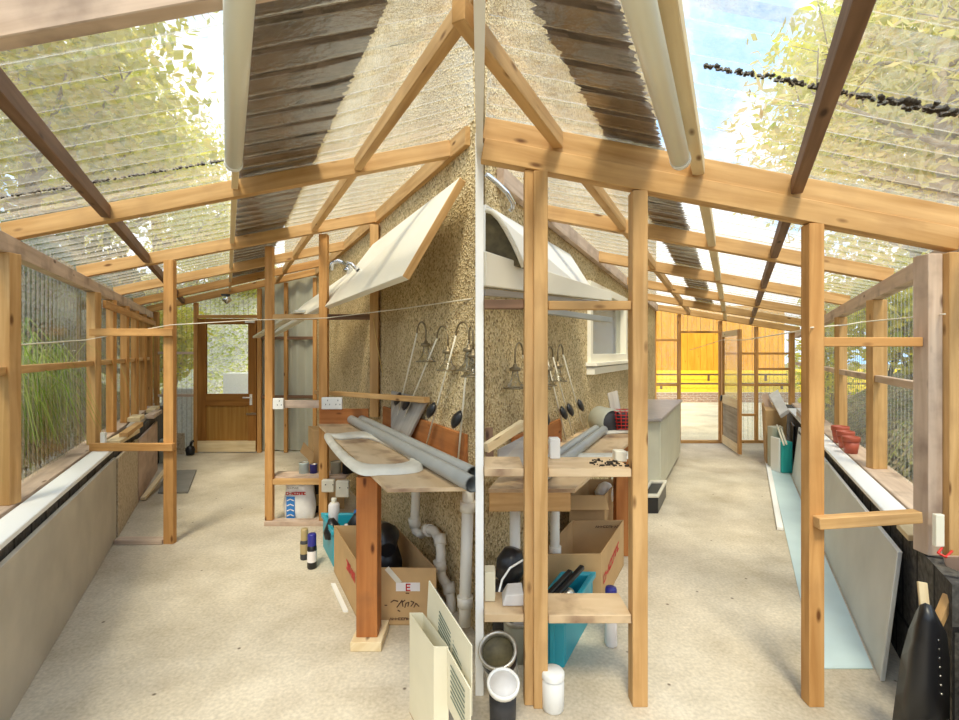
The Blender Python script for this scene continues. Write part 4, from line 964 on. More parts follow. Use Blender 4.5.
setp(mb.build('shavings', M['litter']), 'scattered dark debris on the right end of the upper shelf', 'debris', None, 'stuff')
# round roll, tube, basket on the far bench
t = thing('round_bin', 'dark green round tub lying on its side on right bench', 'tub', B.at(604,428,4.0))
pc = B.at(607,418,4.25); 
part(t, 'tub_shell', M['steel'], lambda m: m.lathe([(.10,0),(.115,.01),(.115,.12),(.12,.2),(.11,.21),(.10,.2)], pc+V((.02,-.12,-.02)), (-.35,.9,0), 18), 0)
part(t, 'tub_inside', M['leaf_d'] if False else M['dark'], lambda m: m.lathe([(0,.02),(.104,.02),(.104,.03),(0,.03)], pc+V((.02,-.13,-.02)), (-.35,.9,0), 18), 0)
slab('leaning_board', M['grey_wood'], [B.at(613,425,4.32), B.at(623,425,4.32), B.at(617,391,4.5), B.at(607,394,4.5)], .02, ('narrow grey board leaning on the wall behind the round tub', 'board'))
t = thing('wire_basket', 'red wire basket on the right bench partly behind the post', 'basket', B.at(623,430,4.2))
c0 = B.at(623,430,4.2); 
def bk(m):
    for i in range(6):
        z = c0.z+.02+.03*i; q = .07+.004*i
        m.tube([c0+V((q*sx,q*sy,z-c0.z)) for sx, sy in ((-1,-1),(1,-1),(1,1),(-1,1),(-1,-1))], .004, 5)
    for i in range(5):
        for sx in (-1,1):
            m.tube([c0+V((-.07+.035*i, sx*.07, .02)), c0+V((-.09+.045*i, sx*.09, .17))], .004, 5); m.tube([c0+V((sx*.07, -.07+.035*i, .02)), c0+V((sx*.09, -.09+.045*i, .17))], .004, 5)
part(t, 'wire_mesh', M['redp'], bk, 0)
part(t, 'dark_lining', M['dark'], lambda m: m.lathe([(0,.02),(.055,.02),(.07,.15),(.0,.14)], c0, seg=12), 0)
# boards behind left section
mb = MB(); mb.beam(B.at(486,448,2.42), B.at(523,424,2.62), .03, .05); mb.build('loose_plank', M['pine_p'], bevel=.002, tag=('pale plank sloping up left of the double post, right-hand wing', 'plank'))
slab('leaning_board', M['grey_wood'], [B.at(497,468,2.52), B.at(524,468,2.6), B.at(524,436,2.66), B.at(497,450,2.58)], .015, ('wide grey board leaning under the pale sloping plank', 'board'))
mb = MB(); mb.beam(B.at(490,466,2.5), B.at(489,428,2.62), .04, .02); mb.build('dark_batten', M['pine_b'], bevel=.002, tag=('short dark batten standing at left of the grey leaning board', 'batten'))

# overhead boards, right-hand wing
b3 = [B.at(486,251,2.32), B.at(486,286,2.32), B.at(612,301,3.2), B.at(612,292,3.2)]
t = thing('shelf_board', 'long cream laminate board resting on the upper rail of right frame', 'board', B.W(-1.1,2.8,1.9))
slab('laminate_board', M['cream'], b3, -.05, None, t)
slab('lower_edge', M['grey_wood'], [p+V((0,.02,-.004)) for p in (B.at(486,287,2.33), B.at(486,294,2.33), B.at(612,304,3.2), B.at(612,301.5,3.2))], -.03, None, t, .002)
slab('desk_board', M['white'], [B.at(486,204,2.66), B.at(486,262,2.60), B.at(603,306,3.95), B.at(570,254,4.05)], -.03, ('white laminate board tilted against the wall above the long cream board', 'board'))
t = thing('upturned_basin', 'cream rimmed dark basin lying on the boards beside corner post', 'basin', B.at(490,262,2.5))
arc = [(485.5,210),(492,212),(499,219),(506,230),(513,243),(519,256),(523.5,267)]
part(t, 'rim', M['upvc'], lambda m: m.tube([B.at(x,y,2.45) for x,y in arc], .012, 8), 0)
part(t, 'bowl', M['olive'], lambda m: m.prism([B.at(x,y,2.47) for x,y in arc]+[B.at(485.5,262,2.47)], (.02,.10,0)), 0)
cord([B.at(486,174,2.62), B.at(496.5,182.5,2.62), B.at(507,193,2.62), B.at(513,203,2.64), B.at(513,207,2.66), B.at(510,210,2.68)], .014, 'chrome_rail', M['chrome'], ('bent chrome rail on the wall above the basin', 'rail'))
mb = MB(); mb.beam(B.at(545,311,2.5), B.at(609,320,3.0), .04, .03); mb.build('metal_strip', M['pvc'], bevel=.002, tag=('grey metal strip under the upper rail of right frame', 'metal strip'))

# pipes below the right bench
for (x, y0, y1, Y, lab) in ((515,505,600,2.68,'white waste pipe left of the double post under right bench'),(555,507,560,3.1,'short white waste pipe right of the double post under right bench')):
    t = thing('waste_pipe', lab, 'pipe', B.at(x,y1,Y), 'white waste pipes')
    part(t, 'pipe_run', M['waste'], lambda m: m.tube([B.at(x,y0-10,Y), B.at(x,y1,Y), B.at(x+3,y1+14,Y)], .03, 14), 0)
    part(t, 'pipe_collar', M['waste'], lambda m: m.tube([B.at(x,y1-14,Y), B.at(x,y1-4,Y)], .04, 14), 0)
# boxes
t, c = carton('cardboard_box', 'open cardboard box with red lettering under the right bench', 'cardboard box', B, -1.22, -.835, 2.99, 3.60, .34, M['card'], M['card_in'], g='cardboard boxes')
sd = (c[2]-c[1]).normalized()
strokes(t, 'red_lettering', M['red'], c[1]+V((.001,0,0)), sd, uz, [[(a, b+.14*(a-.1)) for a, b in l] for l in scribble(8,.06,.14,.52,.045)], .011)
strokes(t, 'inner_print', M['ink_b'], c[3]+V((.03,-.016,0)), ux, uz, scribble(9,.14,.29,.32,.013), .004)
t, c = carton('cardboard_box', 'second cardboard box behind the lettered one under right bench', 'cardboard box', B, -1.27, -1.0, 3.68, 4.15, .50, M['card'], M['card_in'], g='cardboard boxes')
slab('front_flap', M['card'], [c[0]+V((0,-.004,.50)), c[1]+V((0,-.004,.50)), c[1]+V((.01,-.09,.42)), c[0]+V((-.01,-.09,.42))], .006, None, t, 0)
mb = MB(); mb.lathe([(0,0),(.08,.02),(.10,.09),(.06,.15),(.02,.17),(0,.17)], B.W(-1.07,3.95,.36), seg=12, squash=.8)
mb.build('white_bag', M['sack'], tag=('crumpled white bag inside the rear cardboard box, right-hand wing', 'bag'))
crate('turquoise plastic crate full of tools behind the double post', B, -1.05, -.865, 2.43, 2.92, .255, 'turquoise crates')
for mt, lab, u, y, r, h in (('label_w','crumpled white wrapper on top of the right turquoise crate',-.98,2.56,.05,.06),('can','round silver tape roll in right turquoise crate',-.93,2.62,.04,.04),('can','silver fitting behind the tape roll in right turquoise crate',-.95,2.72,.04,.05),('redp','red plastic bottle at front of the right turquoise crate',-.96,2.49,.035,.05)):
    mb = MB(); mb.lathe([(0,0),(r,.005),(r*1.05,h*.6),(r*.8,h),(r*.45,h+.01),(0,h+.01)], B.W(u,y,.20), (.2,.1,1), 12); mb.build('crate_item', M[mt], tag=(lab,'small item','things in the turquoise crates'))
for k, lab in ((0,'black tool handle lying across right turquoise crate'),(1,'second black tool handle nearer the box in the right turquoise crate')):
    mb = MB(); mb.beam(B.W(-1.04+.06*k,2.46+.1*k,.27), B.W(-.96+.05*k,2.8+.06*k,.32), .03, .025); mb.build('tool_handle', M['black'], bevel=.004, tag=(lab,'tool','things in the turquoise crates'))
can('spray_can', 'white spray can with navy cap on floor beside the right crate', 'spray can', onplane(B,611,645,0), .033, .315, M['label_w'], M['navy'], 'spray cans', .95, .12, None)
# paint buckets at lower left of the right-hand wing
def bucket(lab, p, r, h, ax, body, inside, g='paint buckets', band=None):
    t = thing('paint_bucket', lab, 'bucket', p, g)
    part(t, 'bucket_body', body, lambda m: m.lathe([(0,0),(r*.9,0),(r,h)], p, ax, 24), 0)
    part(t, 'rim', M['can'], lambda m: m.lathe([(r,h-.012),(r*1.07,h-.01),(r*1.09,h+.008),(r*1.02,h+.014),(r*.9,h+.006),(r*.88,h-.01),(r*.93,h-.02)], p, ax, 24), 0)
    part(t, 'paint_residue', inside, lambda m: m.lathe([(r*.93,h-.018),(r*.9,h-.03),(0,h-.035)], p, ax, 24), 0)
    if band: part(t, 'dark_band', band, lambda m: m.lathe([(r*.975,h*.72),(r*1.012,h*.74),(r*1.02,h*.93),(r*.99,h*.95)], p, ax, 24), 0)
    return t
bucket('open white paint bucket tilted, with olive paint inside, by corner post', V((.115,2.30,.03)), .082, .245, (-.15,-.55,1), M['white'], M['olive'], band=M['black'])
bucket('grey paint bucket behind the tilted open one', V((.20,2.52,.0)), .075, .21, (0,-.05,1), M['steel'], M['paper'])
t = thing('bucket_lid', 'round white bucket lid lying flat at bottom left of right-hand wing', 'lid', V((.095,2.0,.12)))
part(t, 'lid_disc', M['paper'], lambda m: m.lathe([(0,0),(.06,0),(.062,.008),(0,.01)], V((.10,2.02,.2)), (0,-.35,1), 22), 0)
part(t, 'lid_rim', M['white'], lambda m: m.lathe([(.06,-.01),(.068,-.008),(.07,.012),(.062,.016),(.058,.008)], V((.10,2.02,.2)), (0,-.35,1), 22), 0)
part(t, 'pot_body', M['dark'], lambda m: m.lathe([(0,0),(.055,0),(.06,.19),(0,.19)], V((.10,2.06,.0)), (0,-.03,1), 18), 0)
can('white_pot', 'small white tub on floor right of the double post foot', 'tub', onplane(B,553,708,0), .05, .17, M['white'], M['white'], None, 1.03, .15)
mb = MB(); mb.box(.025,.075,2.28,2.36,zq(611)+.001,zq(611)+.14); mb.build('cream_carton', M['cream_card'], bevel=.003, tag=('cream carton on lower shelf against the corner post', 'carton'))
mb = MB(); p = B.at(512,590,2.32); mb.hexa([(p.x-.05,2.24,zq(611)+.001),(p.x+.05,2.24,zq(611)+.001),(p.x+.05,2.36,zq(611)+.001),(p.x-.05,2.36,zq(611)+.001),(p.x-.035,2.24,zq(611)+.05),(p.x+.05,2.24,zq(611)+.055),(p.x+.05,2.36,zq(611)+.055),(p.x-.02,2.36,zq(611)+.05)]); mb.build('white_carton', M['paper'], bevel=.003, tag=('low white carton on the lower shelf beside double post', 'carton'))
cord([B.at(499,592,2.28), B.at(502,580,2.3), B.at(510,568,2.32), B.at(523,560,2.36)], .005, 'white_cable', M['white'], ('white cable looping up from the lower shelf, right-hand wing', 'cable'))
mb = MB()
r5 = random.Random(5)
mb.lathe([(0,0),(.07,.02),(.08,.1),(.05,.17),(0,.18)], V((.15,2.6,.36)), (.2,0,1), 12); mb.lathe([(0,0),(.08,0),(.085,.34),(.04,.36),(0,.36)], V((.15,2.6,0)), (0,0,1), 12)
mb.build('black_tub', M['black'], tag=('black tub with a soft black bundle behind the lower shelf', 'tub'))

# cabinets along the house wall, right-hand wing
t = thing('base_cabinet', 'cream base cabinet with grey worktop along the right house wall', 'cabinet', B.W(-1.1,6.3,0))
part(t, 'carcass', M['cab'], lambda m: B.sbox(m, UB+.03, -.84, 5.3, 7.25, .06, .84))
part(t, 'plinth', M['dark'], lambda m: B.sbox(m, UB+.03, -.87, 5.33, 7.2, 0, .06))
part(t, 'worktop', M['worktop'], lambda m: B.sbox(m, UB+.01, -.795, 5.22, 7.3, .84, .88), .008)
for k in range(3):
    part(t, 'door', M['cab'], lambda m: B.sbox(m, -.84, -.822, 5.32+.645*k, 5.95+.645*k, .08, .82))
t = thing('black_appliance', 'black box with pale rim on floor before the cream cabinet', 'appliance', B.at(650,510,4.9))
mb = MB(); B.sbox(mb, -.93,-.76,4.75,5.3,0,.16); mb.build('case', M['black'], t, bevel=.006)
def rimb(m):
    for (a,b,c_,d_) in ((-.94,-.75,4.74,4.80),(-.94,-.75,5.25,5.31),(-.94,-.91,4.8,5.25),(-.78,-.75,4.8,5.25)): B.sbox(m,a,b,c_,d_,.16,.185)
part(t, 'rim', M['ring'], rimb)

# end wall of the right-hand wing
YF = 8.42
we = struct('wall_end_right', B.W(0,YF,0)); pb = 57.0
bU = lambda x: (x-735)/pb
bZ = lambda y: EYE-(y-PY)/pb
def fbox(m, x0, x1, z0, z1, y0=YF, y1=YF+.05): return m.box(B.W(bU(x0),YF,0).x, B.W(bU(x1),YF,0).x, y0, y1, z0, z1)
for (x0, x1, mt) in ((653.5,656.5,'pine_o'),(678,681,'pine_o'),(719.5,722.5,'pine_o'),(755.5,758.5,'pine_o'),(790,795,'pine_o')):
    part(we, 'post', M[mt], lambda m: fbox(m, x0, x1, .05, zB(bU((x0+x1)/2),YF)-RH-.01))
part(we, 'header', M['pine_o'], lambda m: fbox(m, 681, 719.5, bZ(333), bZ(331)))
for (x0, x1, y) in ((656.5,678,340),(722.5,755.5,353.5),(758.5,790,353.5),(758.5,790,369),(722.5,755.5,385),(758.5,790,385),(722.5,755.5,415),(656.5,678,385)):
    part(we, 'rail', M['pine_o'], lambda m: fbox(m, x0, x1, bZ(y)-.02, bZ(y)+.02))
part(we, 'sole_plate', M['pine'], lambda m: fbox(m, 655, 795, 0, .05))
YG = YF+.07
corr_end(we, B, YG, UB, bU(679), .05, lambda u: zB(u,YF)-.01)
corr_end(we, B, YG, bU(679), bU(721), bZ(333), lambda u: zB(u,YF)-.01)
corr_end(we, B, YG, bU(721), 1.15, .05, lambda u: zB(u,YF)-.01)
# open door
d = struct('door_2', B.W(bU(720.5),YF,0))
h0 = B.W(bU(722), YF-.03, 0); h1 = B.W(.085, 7.34, 0); dv = (h1-h0); dl = dv.length; dn = dv.normalized(); tn = V((-dn.y, dn.x, 0))*.02
def leaf(m, a, b, z0, z1, th=1.0):
    p, q = h0+dn*a, h0+dn*b; n_ = tn*th; zz0, zz1 = V((0,0,z0)), V((0,0,z1))
    m.hexa([p-n_+zz0,q-n_+zz0,q+n_+zz0,p+n_+zz0,p-n_+zz1,q-n_+zz1,q+n_+zz1,p+n_+zz1])
for a, b in ((0,.10),(dl-.10,dl)): part(d, 'door_stile', M['pine_o'], lambda m: leaf(m,a,b,.03,1.95))
for z0, z1, mt in ((1.86,1.95,'pine_p'),(.72,.86,'pine_p'),(.03,.17,'pine_p')): part(d, 'door_rail', M[mt], lambda m: leaf(m,.10,dl-.10,z0,z1))
part(d, 'lower_panel', M['grey_door'], lambda m: leaf(m,.10,dl-.10,.17,.72,.5))
part(d, 'door_glass', M['glass'], lambda m: leaf(m,.10,dl-.10,.86,1.86,.15), 0)
part(d, 'door_handle', M['black'], lambda m: m.lathe([(0,.02),(.03,.015),(.045,0),(.03,-.01),(0,-.012)], h0+dn*.06-tn*1.4+V((0,0,.80)), tn*-1, 12, 1.7), 0)

# stuff at the right far corner
t = thing('cardboard_box', 'tall narrow cardboard box by right glazed wall, papers on top', 'cardboard box', B.W(.6,6.8,0), 'cardboard boxes')
part(t, 'body', M['card'], lambda m: m.hexa([B.W(.44,6.75,0),B.W(.72,6.75,0),B.W(.72,7.25,0),B.W(.44,7.25,0),B.W(.43,6.75,.78),B.W(.73,6.75,.78),B.W(.73,7.25,.84),B.W(.40,7.25,.84)]), .004)
part(t, 'flap', M['ply_p'], lambda m: m.hexa([B.at(761,396,7.1),B.at(770,418,6.9),B.at(775,413,6.9),B.at(767,392,7.1),B.at(761,396,7.08),B.at(770,418,6.88),B.at(775,413,6.88),B.at(767,392,7.08)]), 0)
t = thing('white_appliance', 'white slim appliance tilted on top of the tall cardboard box', 'appliance', B.at(781,408,6.7))
q = [B.at(770,398,7.0), B.at(781,418.5,6.55), B.at(789.5,413,6.55), B.at(779,392.5,7.0)]
slab('casing', M['paper'], q, .06, None, t)
n_ = (q[1]-q[0]).cross(q[3]-q[0]).normalized()
slab('dark_slot', M['dark'], [B.at(779.5,406.5,6.76)-n_*.004, B.at(781,409,6.70)-n_*.004, B.at(783,407.5,6.70)-n_*.004, B.at(781.5,405,6.76)-n_*.004], .004, None, t, 0)
slab('blue_sticker', M['blueboard'], [B.at(774,397.5,6.95)-n_*.006, B.at(777,402.5,6.84)-n_*.006, B.at(781,400,6.84)-n_*.006, B.at(778,395,6.95)-n_*.006], .003, None, t, 0)
mb = MB(); Yt = 6.3; x0, x1 = B.at(782,0,Yt).x, B.at(793,0,Yt).x; mb.box(x0,x1,Yt,Yt+.22,.009,.42)
t = thing('teal_case', 'teal flat case standing on floor before the tall cardboard box', 'case', V(((x0+x1)/2,Yt+.1,.009)))
mb.build('case_body', M['teal'], t, bevel=.01)
part(t, 'white_edge', M['white'], lambda m: m.box(x0-.03,x0-.005,Yt+.02,Yt+.2,.009,.46), .004)
mb = MB(); mb.box(x0+.02,x1+.03,Yt+.24,Yt+.36,.009,.58); mb.build('grey_case', M['steel'], bevel=.01, tag=('dark grey case standing behind the teal case', 'case'))
for (xa, ya, xb, yb, lab) in ((777,425,784,445,'first white stick propped on the teal case'),(780,426,786.5,444,'second white stick propped on the teal case')):
    mb = MB(); mb.tube([B.at(xa,ya,6.6), B.at(xb,yb,6.25)], .012, 8); mb.build('white_stick', M['upvc'], tag=(lab, 'stick', 'white sticks by teal case'))
for (u, y, h, mt, lab) in ((.80,6.35,.62,'black','black folded frame between the teal case and wall'),(.84,5.75,.60,'dark','dark board standing near the single post, right-hand wing')):
    mb = MB(); mb.hexa([W(u-.03,y,.01),W(u,y,.01),W(u,y+.4,.01),W(u-.03,y+.4,.01),W(u-.03,y,h),W(u,y,h),W(u,y+.4,h),W(u-.03,y+.4,h)]); mb.build('folded_frame' , M[mt], bevel=.006, tag=(lab, 'frame'))
for k in range(3):
    mb = MB(); mb.hexa([W(.83,6.0+.02*k,SB+.012+.045*k),W(.97,6.0,SB+.012+.045*k),W(.97,6.5,SB+.012+.045*k),W(.83,6.5,SB+.012+.045*k),W(.83,6.0+.02*k,SB+.052+.045*k),W(.97,6.0,SB+.052+.045*k),W(.97,6.5,SB+.052+.045*k),W(.83,6.5,SB+.052+.045*k)])
    mb.build('paper_stack', M['paper' if k != 1 else 'ply_p'], bevel=.002, tag=(['lowest','middle','topmost'][k]+' of the bundles of papers on right sill by far post', 'papers', 'papers on the right sill'))

# ================================================================== OUTSIDE
mb = MB(); mb.quad((-60,-30,-.16),(60,-30,-.16),(60,70,-.16),(-60,70,-.16)); mb.build('ground', M['soil'], tag=(None,None,None,'structure'))
def bank(Wg, name, us, y0, y1, mat, seed):
    r = random.Random(seed); rows = []; n = 46
    for i in range(n+1):
        y = y0+(y1-y0)*i/n
        rows.append([Wg.W(u, y, z+r.uniform(-.07,.07)*(1 if j else 0)) for j, (u, z) in enumerate(us)])
    mb = MB(); mb.grid(rows); mb.build(name, mat, tag=(None,None,None,'structure'))
bank(A, 'ground_bank_left', [(-1.55,-.1),(-1.65,.45),(-1.9,.75),(-2.3,1.0),(-2.8,1.3),(-3.4,1.7),(-4.2,2.0),(-5.5,2.3),(-8,2.7),(-14,3.2)], -2, 9, M['soil'], 2)
bank(B, 'ground_bank_right', [(1.5,-.1),(1.6,.4),(1.9,.65),(2.4,.9),(3.0,1.2),(3.6,1.5),(4.6,1.8),(6,2.1),(9,2.5),(15,3)], -2, 9, M['soil'], 4)
# rock bank behind the brown door
rows = []; r = random.Random(8)
for i in range(26):
    y = 12.9+i*.28; rows.append([V((A.W(0,y,0).x-5+j*.45, y, max(-.1, .35+(y-13)*.60+.14*math.sin(j*.7+i*.5) + r.uniform(-.16,.16) - .04*(j-11)))) for j in range(24)])
mb = MB(); mb.grid(rows, False); mb.build('ground_rock_bank', M['rock'], tag=(None,None,None,'structure'))
mb = MB(); mb.box(*[A.at(225,0,12.4).x, A.at(262,0,12.4).x], 12.3, 12.6, -.1, A.at(0,373,12.3).z); mb.build('garden_block', M['wpaint'], bevel=.01, tag=('white block wall outside seen through the brown door glass', 'garden wall'))
mb = MB(); mb.box(A.at(165,0,8.6).x, A.at(196,0,8.6).x, 8.5, 8.7, -.1, A.at(0,388,8.6).z); mb.build('garden_block', M['wpaint'], bevel=.01, tag=('pale white wall outside left of the brown door', 'garden wall'))
# beyond the open right end: paving, brick kerb, lawn, fence
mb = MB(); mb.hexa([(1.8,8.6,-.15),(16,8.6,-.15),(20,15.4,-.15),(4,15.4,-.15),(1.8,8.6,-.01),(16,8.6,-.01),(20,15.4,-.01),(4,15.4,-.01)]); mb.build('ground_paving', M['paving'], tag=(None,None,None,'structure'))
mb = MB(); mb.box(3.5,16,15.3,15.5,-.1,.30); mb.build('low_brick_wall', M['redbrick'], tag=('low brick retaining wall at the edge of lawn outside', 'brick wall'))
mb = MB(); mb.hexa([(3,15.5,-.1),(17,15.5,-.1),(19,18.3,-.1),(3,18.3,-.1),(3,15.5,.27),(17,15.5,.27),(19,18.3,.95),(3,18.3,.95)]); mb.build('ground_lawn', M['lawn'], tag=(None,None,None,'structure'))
t = thing('garden_fence', 'tall orange board fence behind the sloping lawn', 'fence', (10,18.1,.9))
x = 3.2
nb = 0
while x < 11.4:
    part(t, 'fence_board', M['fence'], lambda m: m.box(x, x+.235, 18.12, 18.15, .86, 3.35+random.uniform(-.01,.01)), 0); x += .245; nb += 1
for z in (1.2, 3.0): part(t, 'fence_rail', M['fence'], lambda m: m.box(3.2, 11.5, 18.155, 18.2, z, z+.09), 0)
for (y, z, lab) in ((15.9,.52,'lower thin dark rail across the lawn outside'),(16.8,.78,'upper thin dark rail across the lawn outside')):
    t = thing('lawn_rail', lab, 'rail', (10,y,z-.2))
    part(t, 'rail_bar', M['pine_b'], lambda m: m.box(4,16,y,y+.05,z,z+.06), 0)
    for xx in range(4,16,2): part(t, 'rail_post', M['pine_b'], lambda m: m.box(xx,xx+.06,y,y+.05,.2,z), 0)

# plants
def foliage(mb, c, rad, n, s, r, flat=1.0):
    c = V(c)
    for _ in range(n):
        d_ = V((r.gauss(0,1), r.gauss(0,1), r.gauss(0,1))).normalized()*(r.random()**.45)
        p = c+V((d_.x*rad[0], d_.y*rad[1], d_.z*rad[2]))
        a = V((r.gauss(0,1), r.gauss(0,1), r.gauss(0,1))).normalized(); b = a.orthogonal().normalized()
        l = s*r.uniform(.6,1.5); w_ = l*r.uniform(.35,.6)
        i = len(mb.v); mb.v += [p-a*l, p+b*w_, p+a*l, p-b*w_]; mb.f.append([i,i+1,i+2,i+3]); mb.sm.append(False); mb.uv.append([(0,0)]*4)
def tree_meshes(seed, h, cr, n, s, mat):
    r = random.Random(seed)
    tr = MB(); tr.tube([(0,0,-.2),(.1,.05,h*.3),(.0,.1,h*.6),(.1,0,h*.92)], [.16,.13,.09,.03], 9)
    tips = []
    for k in range(16):
        z = h*r.uniform(.22,.85); a = r.uniform(0,2*PI); l = cr*r.uniform(.6,1.05)*(1.1-.5*z/h)
        e = V((math.cos(a)*l, math.sin(a)*l, z+l*.55)); m_ = V((math.cos(a)*l*.5, math.sin(a)*l*.5, z+l*.18))
        tr.tube([(0.05,.05,z), m_, e], [.06,.035,.01], 6); tips += [e, m_.lerp(e,.5)]
        for q in range(4):
            f = m_.lerp(e, r.uniform(.2,1)); tr.tube([f, f+V((r.uniform(-.7,.7),r.uniform(-.7,.7),r.uniform(0,.7)))], [.015,.005], 5)
    lf = MB()
    for e in tips: foliage(lf, e, (cr*.42,cr*.42,cr*.36), n//len(tips), s, r)
    return tr, lf
def tree(lab, loc, seed, h, cr, n, s, mat, g, sc=1):
    t = thing('tree', lab, 'tree', (0,0,0), g)
    tr, lf = tree_meshes(seed, h, cr, n, s, mat)
    tr.build('trunk', M['bark'], t); lf.build('crown', mat, t, recalc=False)
    t.location = V(loc); t.scale = (sc,sc,sc); return t
def copytree(src, lab, loc, rz, sc):
    o = src.copy(); COL.objects.link(o); o.location = V(loc); o.rotation_euler = (0,0,rz); o.scale = (sc,sc,sc); o['label'] = lab
    for ch in src.children:
        c_ = ch.copy(); COL.objects.link(c_); c_.parent = o
    return o
gt = 'trees beyond the lean-to'
T1 = tree('tall yellow-green tree nearest the left glazed wall', (-6.9,7.2,1.9), 11, 6.5, 2.5, 8500, .085, M['leaf_y'], gt)
T2 = tree('tall pale sparse tree beside the right glazed wall', (7.0,7.2,1.8), 12, 6.5, 2.7, 6000, .075, M['leaf_p'], gt)
copytree(T1, 'yellow-green tree farther along beyond the left wall', (-9.8,10.5,2.2), 1.3, 1.25)
copytree(T2, 'pale tree high behind the left-hand wing roof, near the brown door', (-11.0,13.2,2.0), 2.2, 1.35)
copytree(T1, 'yellow-green tree behind the rock bank past the brown door', (-11.2,16.5,2.6), .6, 1.2)
copytree(T2, 'pale tree standing farthest left beyond the left glazed wall', (-9.8,7.2,2.4), 3.6, 1.1)
copytree(T1, 'yellow-green tree farther along beyond the right wall', (9.3,10.2,2.0), 4.0, 1.25)
copytree(T2, 'pale tree at the far back beyond the right-hand wing', (11.6,12.2,1.2), 5.0, 1.3)
copytree(T1, 'yellow-green tree right of the pale one, close to right-hand wing', (9.4,7.6,2.2), 5.3, 1.2)
copytree(T1, 'yellow-green tree close to camera on the left bank', (-5.6,4.6,1.8), 2.7, .95)
copytree(T2, 'pale tree close to camera on the right bank', (5.9,4.6,1.7), 0.7, .95)
def bush(lab, loc, rad, n, s, mat, seed, g='bushes on the banks'):
    t = thing('bush', lab, 'bush', loc, g); r = random.Random(seed); loc = V(loc)
    st = MB(); 
    for k in range(6): st.tube([loc, loc+V((r.uniform(-.5,.5)*rad[0], r.uniform(-.5,.5)*rad[1], rad[2]*1.2))], [.025,.008], 5)
    st.build('stem', M['bark'], t)
    lf = MB()
    for k in range(5): foliage(lf, loc+V((r.uniform(-.45,.45)*rad[0], r.uniform(-.45,.45)*rad[1], rad[2]*r.uniform(.7,1.25))), (rad[0]*.7,rad[1]*.7,rad[2]*.65), n//5, s, r)
    lf.build('leaves', mat, t, recalc=False)
for (lab, loc, rad, n, s, mt, sd) in (
    ('dark bush behind the first pane of the left glazed wall', (-5.6,6.0,1.0), (.9,1.0,1.35), 2600, .07, 'leaf_d', 21),
    ('dark bush behind the second pane of the left glazed wall', (-6.3,7.3,1.0), (.9,1.1,1.5), 2600, .07, 'leaf_d', 22),
    ('pale bush towards far end of the left glazed wall', (-7.2,9.2,1.2), (1.0,1.1,1.3), 1900, .07, 'leaf_p', 23),
    ('yellow-green bush outside left of the brown door', A.W(-1.1,9.3,.5), (.9,.8,1.2), 2200, .07, 'leaf_y', 24),
    ('yellow-green bush on the rocks seen over the brown door', A.W(1.6,18.6,3.3), (1.5,.9,1.0), 2200, .08, 'leaf_y', 25),
    ('large yellow-green bush high on rock bank beyond the brown door', A.W(-1.2,19.3,3.7), (2.8,1.0,1.9), 3600, .09, 'leaf_y', 29),
    ('yellow-green bush outside the near pane of right glazed wall', (5.6,6.1,1.0), (.8,.9,1.1), 2200, .07, 'leaf_y', 26),
    ('yellow-green bush behind the terracotta pots outside the right wall', (6.7,7.9,1.1), (1.0,1.0,1.2), 2300, .07, 'leaf_y', 27),
    ('yellow-green bush outside the far pane of right glazed wall', (7.6,10.4,-.15), (.9,.9,2.0), 2000, .07, 'leaf_y', 28)):
    bush(lab, loc, rad, n, s, M[mt], sd)
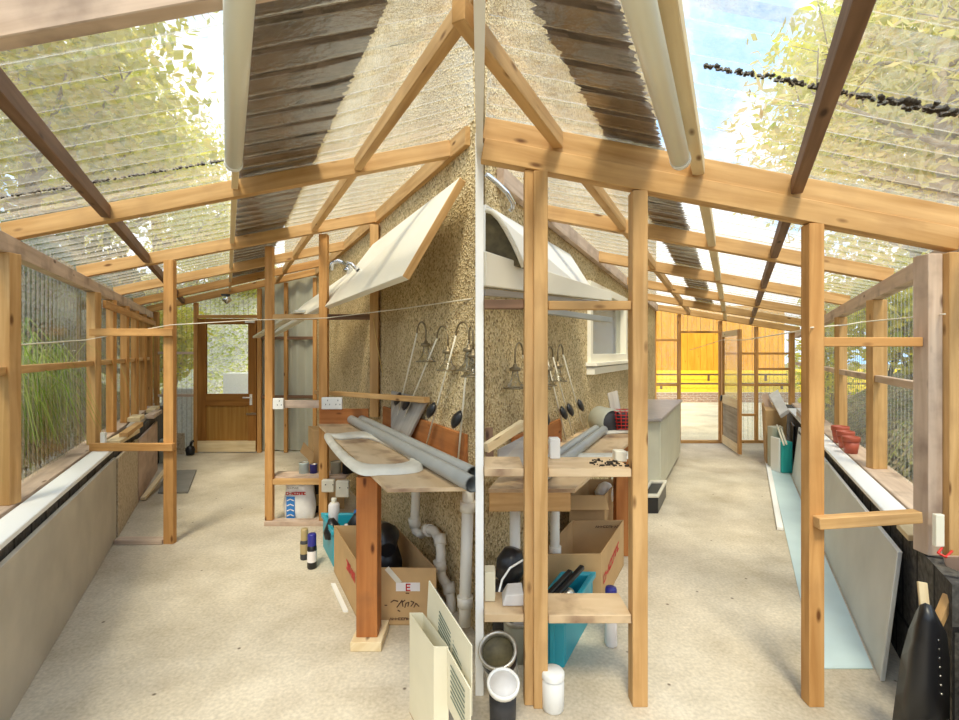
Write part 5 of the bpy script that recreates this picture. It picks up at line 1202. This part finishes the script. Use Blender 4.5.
def grass(lab, c, n, h, sp, seed):
    r = random.Random(seed); mb = MB(); c = V(c)
    for _ in range(n):
        a = r.uniform(0,2*PI); b0 = c+V((r.gauss(0,.12), r.gauss(0,.16), 0)); hh = h*r.uniform(.6,1.1); o = sp*r.uniform(.4,1.2)
        d_ = V((math.cos(a), math.sin(a), 0)); s_ = d_.cross(V((0,0,1)))*.006
        pts = [b0, b0+d_*o*.25+V((0,0,hh*.6)), b0+d_*o*.6+V((0,0,hh*.95)), b0+d_*o+V((0,0,hh*.75)), b0+d_*o*1.25+V((0,0,hh*.3))]
        i = len(mb.v)
        for k, p in enumerate(pts): w_ = (1,1.1,.9,.6,.15)[k]; mb.v += [p-s_*w_, p+s_*w_]
        for k in range(4): mb.f.append([i+2*k,i+2*k+1,i+2*k+3,i+2*k+2]); mb.sm.append(True); mb.uv.append([(0,0)]*4)
    mb.build('ornamental_grass', M['blade'], recalc=False, tag=(lab, 'grass', 'grass clumps outside'))
grass('big arching grass clump against the second pane of the left wall', A.W(-1.85,3.15,.75), 420, 1.05, .55, 31)
grass('grass clump outside the first pane of the left wall', A.W(-1.95,2.0,.75), 260, .8, .5, 32)
grass('grass clump further along outside the left wall', A.W(-1.95,4.6,.75), 260, .9, .5, 33)
grass('low grass clump outside the near pane of right wall', B.W(2.0,3.2,.6), 220, .6, .45, 34)

# ------------------------------------------------------------------ light, sky, camera
wd = bpy.data.worlds.new('sky'); C.world = wd; wd.use_nodes = True; nt = wd.node_tree; L = nt.links.new
bg = nt.nodes['Background']
tc = N(nt, 'ShaderNodeTexCoord'); no = N(nt, 'ShaderNodeTexNoise', Scale=3.2, Detail=8.0, Roughness=.6); L(tc.outputs['Generated'], no.inputs['Vector'])
cl = ramp(nt, [(.42,(.36,.62,1.0)), (.56,(1,1,1))]); L(no.outputs['Fac'], cl.inputs['Fac'])
L(cl.outputs[0], bg.inputs['Color']); bg.inputs['Strength'].default_value = 1.5
sun = bpy.data.lights.new('sun', 'SUN'); sun.energy = 3.2; sun.angle = math.radians(14); sun.color = (1,.90,.70)
so_ = bpy.data.objects.new('sun', sun); COL.objects.link(so_); so_.location = (0,-5,12)
so_.rotation_euler = V((.04,.53,-.85)).to_track_quat('-Z','Y').to_euler()

cam = bpy.data.cameras.new('camera'); co = bpy.data.objects.new('camera', cam); COL.objects.link(co); C.camera = co
co.location = (0,0,EYE); co.rotation_euler = (PI/2,0,0)
cam.sensor_fit = 'HORIZONTAL'; cam.sensor_width = 36; cam.lens = F/959*36; cam.shift_y = (PY-360)/959; cam.clip_start = .05; cam.clip_end = 300
vs = C.view_settings; vs.view_transform = 'Standard'; vs.look = 'None'; vs.gamma = 1; vs.use_curve_mapping = False; vs.exposure = .38
C.cycles.use_denoising = True; C.cycles.transparent_max_bounces = 24; C.cycles.max_bounces = 10; C.cycles.diffuse_bounces = 5
C.cycles.caustics_reflective = False; C.cycles.caustics_refractive = False
